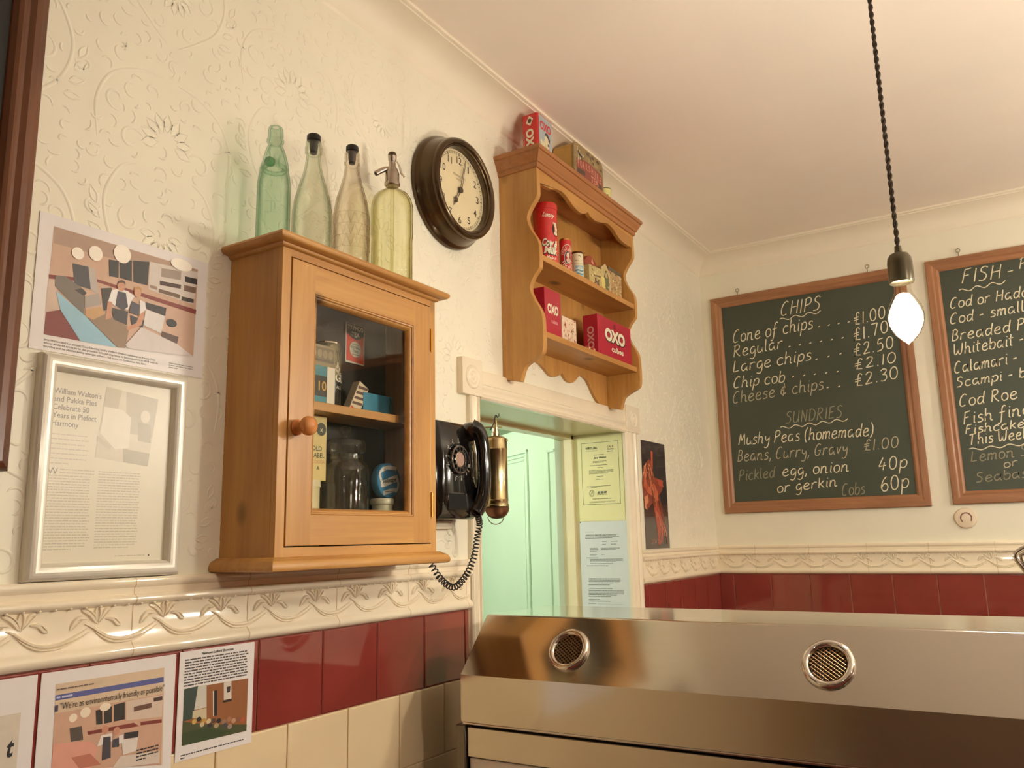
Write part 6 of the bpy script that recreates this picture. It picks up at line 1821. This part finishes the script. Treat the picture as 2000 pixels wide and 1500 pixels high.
k0 = [i for i, r in enumerate(CHALK) if r[0] == 'FISH'][0]
chalkboard('menu_chalkboard', 'chalkboard menu listing chips and sundries behind the pendant bulb', 0.046, 0.826, 1.589, 2.517, CHALK[:k0])
chalkboard('menu_chalkboard', 'chalkboard menu headed FISH with one screw eye showing above it', 0.8965, 1.68, 1.592, 2.517, CHALK[k0:])
chalkboard('menu_chalkboard', 'wiped blank chalkboard further along the back wall past the fish menu', 1.76, 2.76, 1.592, 2.517, [])
M_HOOK = mat('dull_hook_metal', (150, 140, 112), 0.35, 0.7)
for x, z, lab in ((0.167, 2.534, 'small screw eye over the left end of the chips chalkboard'), (0.692, 2.5375, 'small screw eye over the chips chalkboard beside the pendant flex'), (1.014, 2.5365, 'small screw eye over the top of the fish chalkboard')):
    c = thing('screw_eye', lab, 'hook', (x, YB, z))
    obj('eye', MB().tube([(x + 0.007 * math.cos(2 * PI * k / 16), YB - 0.009, z + 0.004 + 0.007 * math.sin(2 * PI * k / 16)) for k in range(16)], 0.0015, M_HOOK, 8, True), c)
    obj('screw', MB().tube([(x, YB + 0.001, z + 0.014), (x, YB - 0.006, z + 0.013), (x, YB - 0.009, z + 0.011)], 0.0016, M_HOOK, 8).tube([(x, YB - 0.009, z - 0.003), (x, YB - 0.010, z - 0.012), (x, YB - 0.012, z - 0.019)], 0.0013, M_HOOK, 8), c)
# round wall disc
c = thing('round_wall_disc', 'round cream wall disc with a brown ring mark below the fish chalkboard', 'wall disc', (0.931, YB, 1.505))
obj('disc', MB().lathe([(0.037, -0.0005), (0.037, -0.005), (0.034, -0.010), (0.028, -0.0115), (0.0, -0.012)], mat('cream_disc', (232, 214, 186), 0.35, var=0.03), (0.931, YB, 1.542), 44, 'y'), c)
obj('ring_mark', MB().ribbon([(0.933 + 0.0175 * math.cos(a), 1.542 + 0.0185 * math.sin(a)) for a in [(-0.65 + 4.6 * k / 24) for k in range(25)]], 0.0042, plane((0, YB - 0.0120, 0), (1, 0, 0), (0, 0, 1)), 0.0005, ink((140, 92, 74))), c)

# ------------------------------------------------------------ pendant lamps
def pendant(x, y, zb, label):
    c = thing('pendant_lamp', label, 'pendant lamp', (x, y, zb - 0.05))
    b = MB()
    z0, z1 = zb + 0.118, CZ - 0.03
    n = int((z1 - z0) / 0.003)
    for s in (0, PI):
        b.tube([(x + 0.0021 * math.cos(s + 2 * PI * (z0 + (z1 - z0) * k / n) / 0.030), y + 0.0021 * math.sin(s + 2 * PI * (z0 + (z1 - z0) * k / n) / 0.030), z0 + (z1 - z0) * k / n) for k in range(n + 1)], 0.0023, M_CORD, 6)
    obj('twisted_flex', b, c)
    obj('ceiling_rose', MB().lathe([(0.0, CZ - 0.032), (0.006, CZ - 0.032), (0.008, CZ - 0.026), (0.045, CZ - 0.018), (0.05, CZ - 0.002)], M_HOLDER, (x, y, 0), 32), c)
    obj('lampholder', MB().lathe([(0.0175, zb + 0.056), (0.0195, zb + 0.057), (0.0203, zb + 0.060), (0.0203, zb + 0.092), (0.0190, zb + 0.101), (0.0150, zb + 0.108), (0.0085, zb + 0.1105), (0.0062, zb + 0.1125), (0.0055, zb + 0.123), (0.0, zb + 0.1235)], M_HOLDER, (x, y, 0), 36), c)
    bu = obj('bulb', MB().lathe([(0.0130, zb + 0.0555), (0.0132, zb + 0.046), (0.0150, zb + 0.038), (0.0205, zb + 0.026), (0.0262, zb + 0.014), (0.0290, zb + 0.002), (0.0288, zb - 0.008), (0.0262, zb - 0.020), (0.0205, zb - 0.032), (0.0135, zb - 0.041), (0.0060, zb - 0.047), (0.0030, zb - 0.0495), (0.0, zb - 0.052)], G_BULB, (x, y, 0), 40), c)
    b = MB()
    b.lathe([(0.0, zb + 0.040), (0.010, zb + 0.036), (0.017, zb + 0.024), (0.0235, zb + 0.010), (0.0272, zb - 0.002), (0.0262, zb - 0.014), (0.0210, zb - 0.026), (0.0110, zb - 0.036), (0.0, zb - 0.037)], M_BULB, (x, y, 0), 32)
    obj('filament_cage', b, bu)
    return c


for i, lab in enumerate(('bare filament bulb on a twisted brown flex in front of the chalkboards', 'second bare bulb hanging over the counter beyond the right edge', 'bare bulb hanging over the customers behind the viewer', 'unseen bare bulb added on the customer side to fill shade by the range', 'unseen bare bulb added over the staff side to brighten the ceiling')):
    pendant(*PENDANTS[i], lab)

# ------------------------------------------------------------ steel frying range
RG0, RG1 = 0.142, 3.1
RY0, RZB, RZF, RYT, RZT, RYB = 1.412, 1.1495, 1.2387, 1.4835, 1.3480, 1.735
rg = thing('frying_range', 'long stainless steel frying range with two round vents', 'frying range', (0.6, 1.6, 0))
PR = [(RY0 + 0.030, RZB - 0.001), (RY0, RZB), (RY0, RZF), (RYT, RZT), (RYT + 0.004, RZT + 0.0012), (RYB - 0.004, RZT + 0.0012), (RYB, RZT - 0.002), (RYB, RZB - 0.001)]
fx = lambda a, z, d=0.0: Vector((d + (max(0.0, (z - RZF)) * 0.17 if d < 1 else 0.0), a, z))
obj('hood', MB().prism(PR, fx, RG0, RG1, M_STEEL), rg, bevel=0.0014, seg=2, angle=12)
obj('shadow_gap', MB().box(RG0 + 0.003, RG1, RY0 + 0.032, RYB - 0.01, RZB - 0.013, RZB - 0.001, mat('gap_shade', (40, 30, 24), 0.6)), rg)  # solid dark filler, the gap's shade put into its colour
obj('roll_edge', MB().tube([(RG0 + 0.004, RY0 + 0.005, RZB - 0.002), (RG1, RY0 + 0.005, RZB - 0.002)], 0.0032, M_STEEL, 10), rg)
LZ = RZB - 0.0135
b = MB().box(RG0 + 0.001, RG1, RY0 + 0.020, RYB - 0.01, 1.080, LZ, M_STEEL)
obj('lower_rail', b, rg, bevel=0.0015)
obj('lower_cabinet', MB().box(RG0 + 0.001, RG1, RY0 + 0.06, RYB - 0.01, 0.80, 1.0798, M_STEELDK), rg)
obj('corner_post', MB().box(RG0 - 0.022, RG0 + 0.0005, RY0 + 0.014, RYB - 0.01, 0.80, LZ + 0.004, M_STEELDK), rg, bevel=0.002)
obj('white_panel', MB().box(RG0 + 0.004, 1.0, RY0 + 0.025, RY0 + 0.040, 0.852, 1.078, mat('lit_glass_white', (228, 218, 206), 0.08, coat=0.6, var=0.04)), rg, bevel=0.001, label='glossy white panel')  # glass front lit from inside, its glow painted as plain white
for k in range(6):
    obj('front_panel', MB().box(RG0 - 0.01 + k * 0.49, RG0 + 0.477 + k * 0.49, RY0 + 0.018, RYB - 0.03, 0.10, 0.795, mat('sky_blue_panel', (122, 178, 206), 0.3, coat=0.3, var=0.03)), rg, bevel=0.003)
obj('plinth', MB().box(RG0 + 0.03, RG1 - 0.03, RY0 + 0.06, RYB - 0.04, 0.0, 0.10, M_BLACKMATT), rg)
sd = Vector((0, RYT - RY0, RZT - RZF)).normalized()
sn = Vector((0, -sd.z, sd.y))
for vx in (0.373, 0.8447):
    c0 = Vector((vx, RY0, RZF)) + sd * 0.0635
    Mv = Matrix(((1, 0, 0, c0.x), (0, sd.y, sn.y, c0.y), (0, sd.z, sn.z, c0.z), (0, 0, 0, 1))) @ Matrix.Scale(0.905, 4)
    v = obj('vent', MB().lathe([(0.0455, 0.0002), (0.0462, 0.003), (0.0450, 0.0072), (0.0415, 0.0100), (0.0370, 0.0102), (0.0335, 0.0080), (0.0315, 0.0040), (0.0312, 0.0006)], M_CHROME, None, 56, 'z', Mv, caps=False), rg, label='round chrome vent')
    obj('recess', MB().lathe([(0.0315, 0.0009), (0.0, 0.0009)], mat('dark_vent_recess', (54, 38, 28), 0.5, 0.3), None, 40, 'z', Mv, caps=False), v)
    b = MB()
    for s in (-1, 1):
        for k in range(-5, 6):
            a = 0.62 if s > 0 else 2.52
            o = k * 0.0058
            h = math.sqrt(max(0.031 ** 2 - o * o, 0))
            p0 = Mv @ Vector((-math.sin(a) * o - math.cos(a) * h, math.cos(a) * o - math.sin(a) * h, 0.0030))
            p1 = Mv @ Vector((-math.sin(a) * o + math.cos(a) * h, math.cos(a) * o + math.sin(a) * h, 0.0030))
            b.tube([p0, p1], 0.00085, mat('mesh_wire', (140, 112, 80), 0.3, 0.9), 6)
    obj('wire_mesh', b, v)
# wire handled basket standing on the range, only its handle reaches into view
c = thing('frying_basket', 'chrome wire loop handle of a basket at the right edge above the range', 'basket', (1.36, 1.64, 1.3495))
b = MB()
for q, rr in ((0.0, 0.0042), (0.010, 0.0030)):
    b.tube(smooth([(1.30, 1.86, 1.420 + q * 0.4), (1.20, 1.85, 1.4240 + q * 0.5), (1.135 + q * 0.3, 1.85, 1.418 + q), (1.118 + q * 0.6, 1.85, 1.434 + q * 0.3), (1.111 + q, 1.85, 1.449), (1.119 + q * 0.8, 1.85, 1.459 - q * 0.6), (1.140, 1.85, 1.468 - q), (1.20, 1.85, 1.474 - q), (1.30, 1.86, 1.466 - q)], 6), rr, M_CHROME, 10)
b.v = [(1.16 + (p[0] - 1.16) * 0.89, p[1] * 0.89, 1.5 + (p[2] - 1.5) * 0.89) for p in b.v]
obj('handle', b, c)
b = MB()
for k in range(9):
    t = k / 8
    b.tube([(1.30 + 0.22 * t, 1.56, 1.3535), (1.30 + 0.22 * t, 1.56, 1.47)], 0.0016, M_CHROME, 6).tube([(1.30 + 0.22 * t, 1.72, 1.3535), (1.30 + 0.22 * t, 1.72, 1.47)], 0.0016, M_CHROME, 6)
    b.tube([(1.30, 1.56 + 0.16 * t, 1.3535), (1.30, 1.56 + 0.16 * t, 1.47)], 0.0016, M_CHROME, 6).tube([(1.52, 1.56 + 0.16 * t, 1.3535), (1.52, 1.56 + 0.16 * t, 1.47)], 0.0016, M_CHROME, 6)
    b.tube([(1.30 + 0.22 * t, 1.56, 1.3535), (1.30 + 0.22 * t, 1.72, 1.3535)], 0.0016, M_CHROME, 6)
for z in (1.3515, 1.38, 1.43, 1.47):
    b.tube([(1.30, 1.56, z), (1.52, 1.56, z), (1.52, 1.72, z), (1.30, 1.72, z)], 0.0024, M_CHROME, 8, True)
obj('wire_cage', b, c)
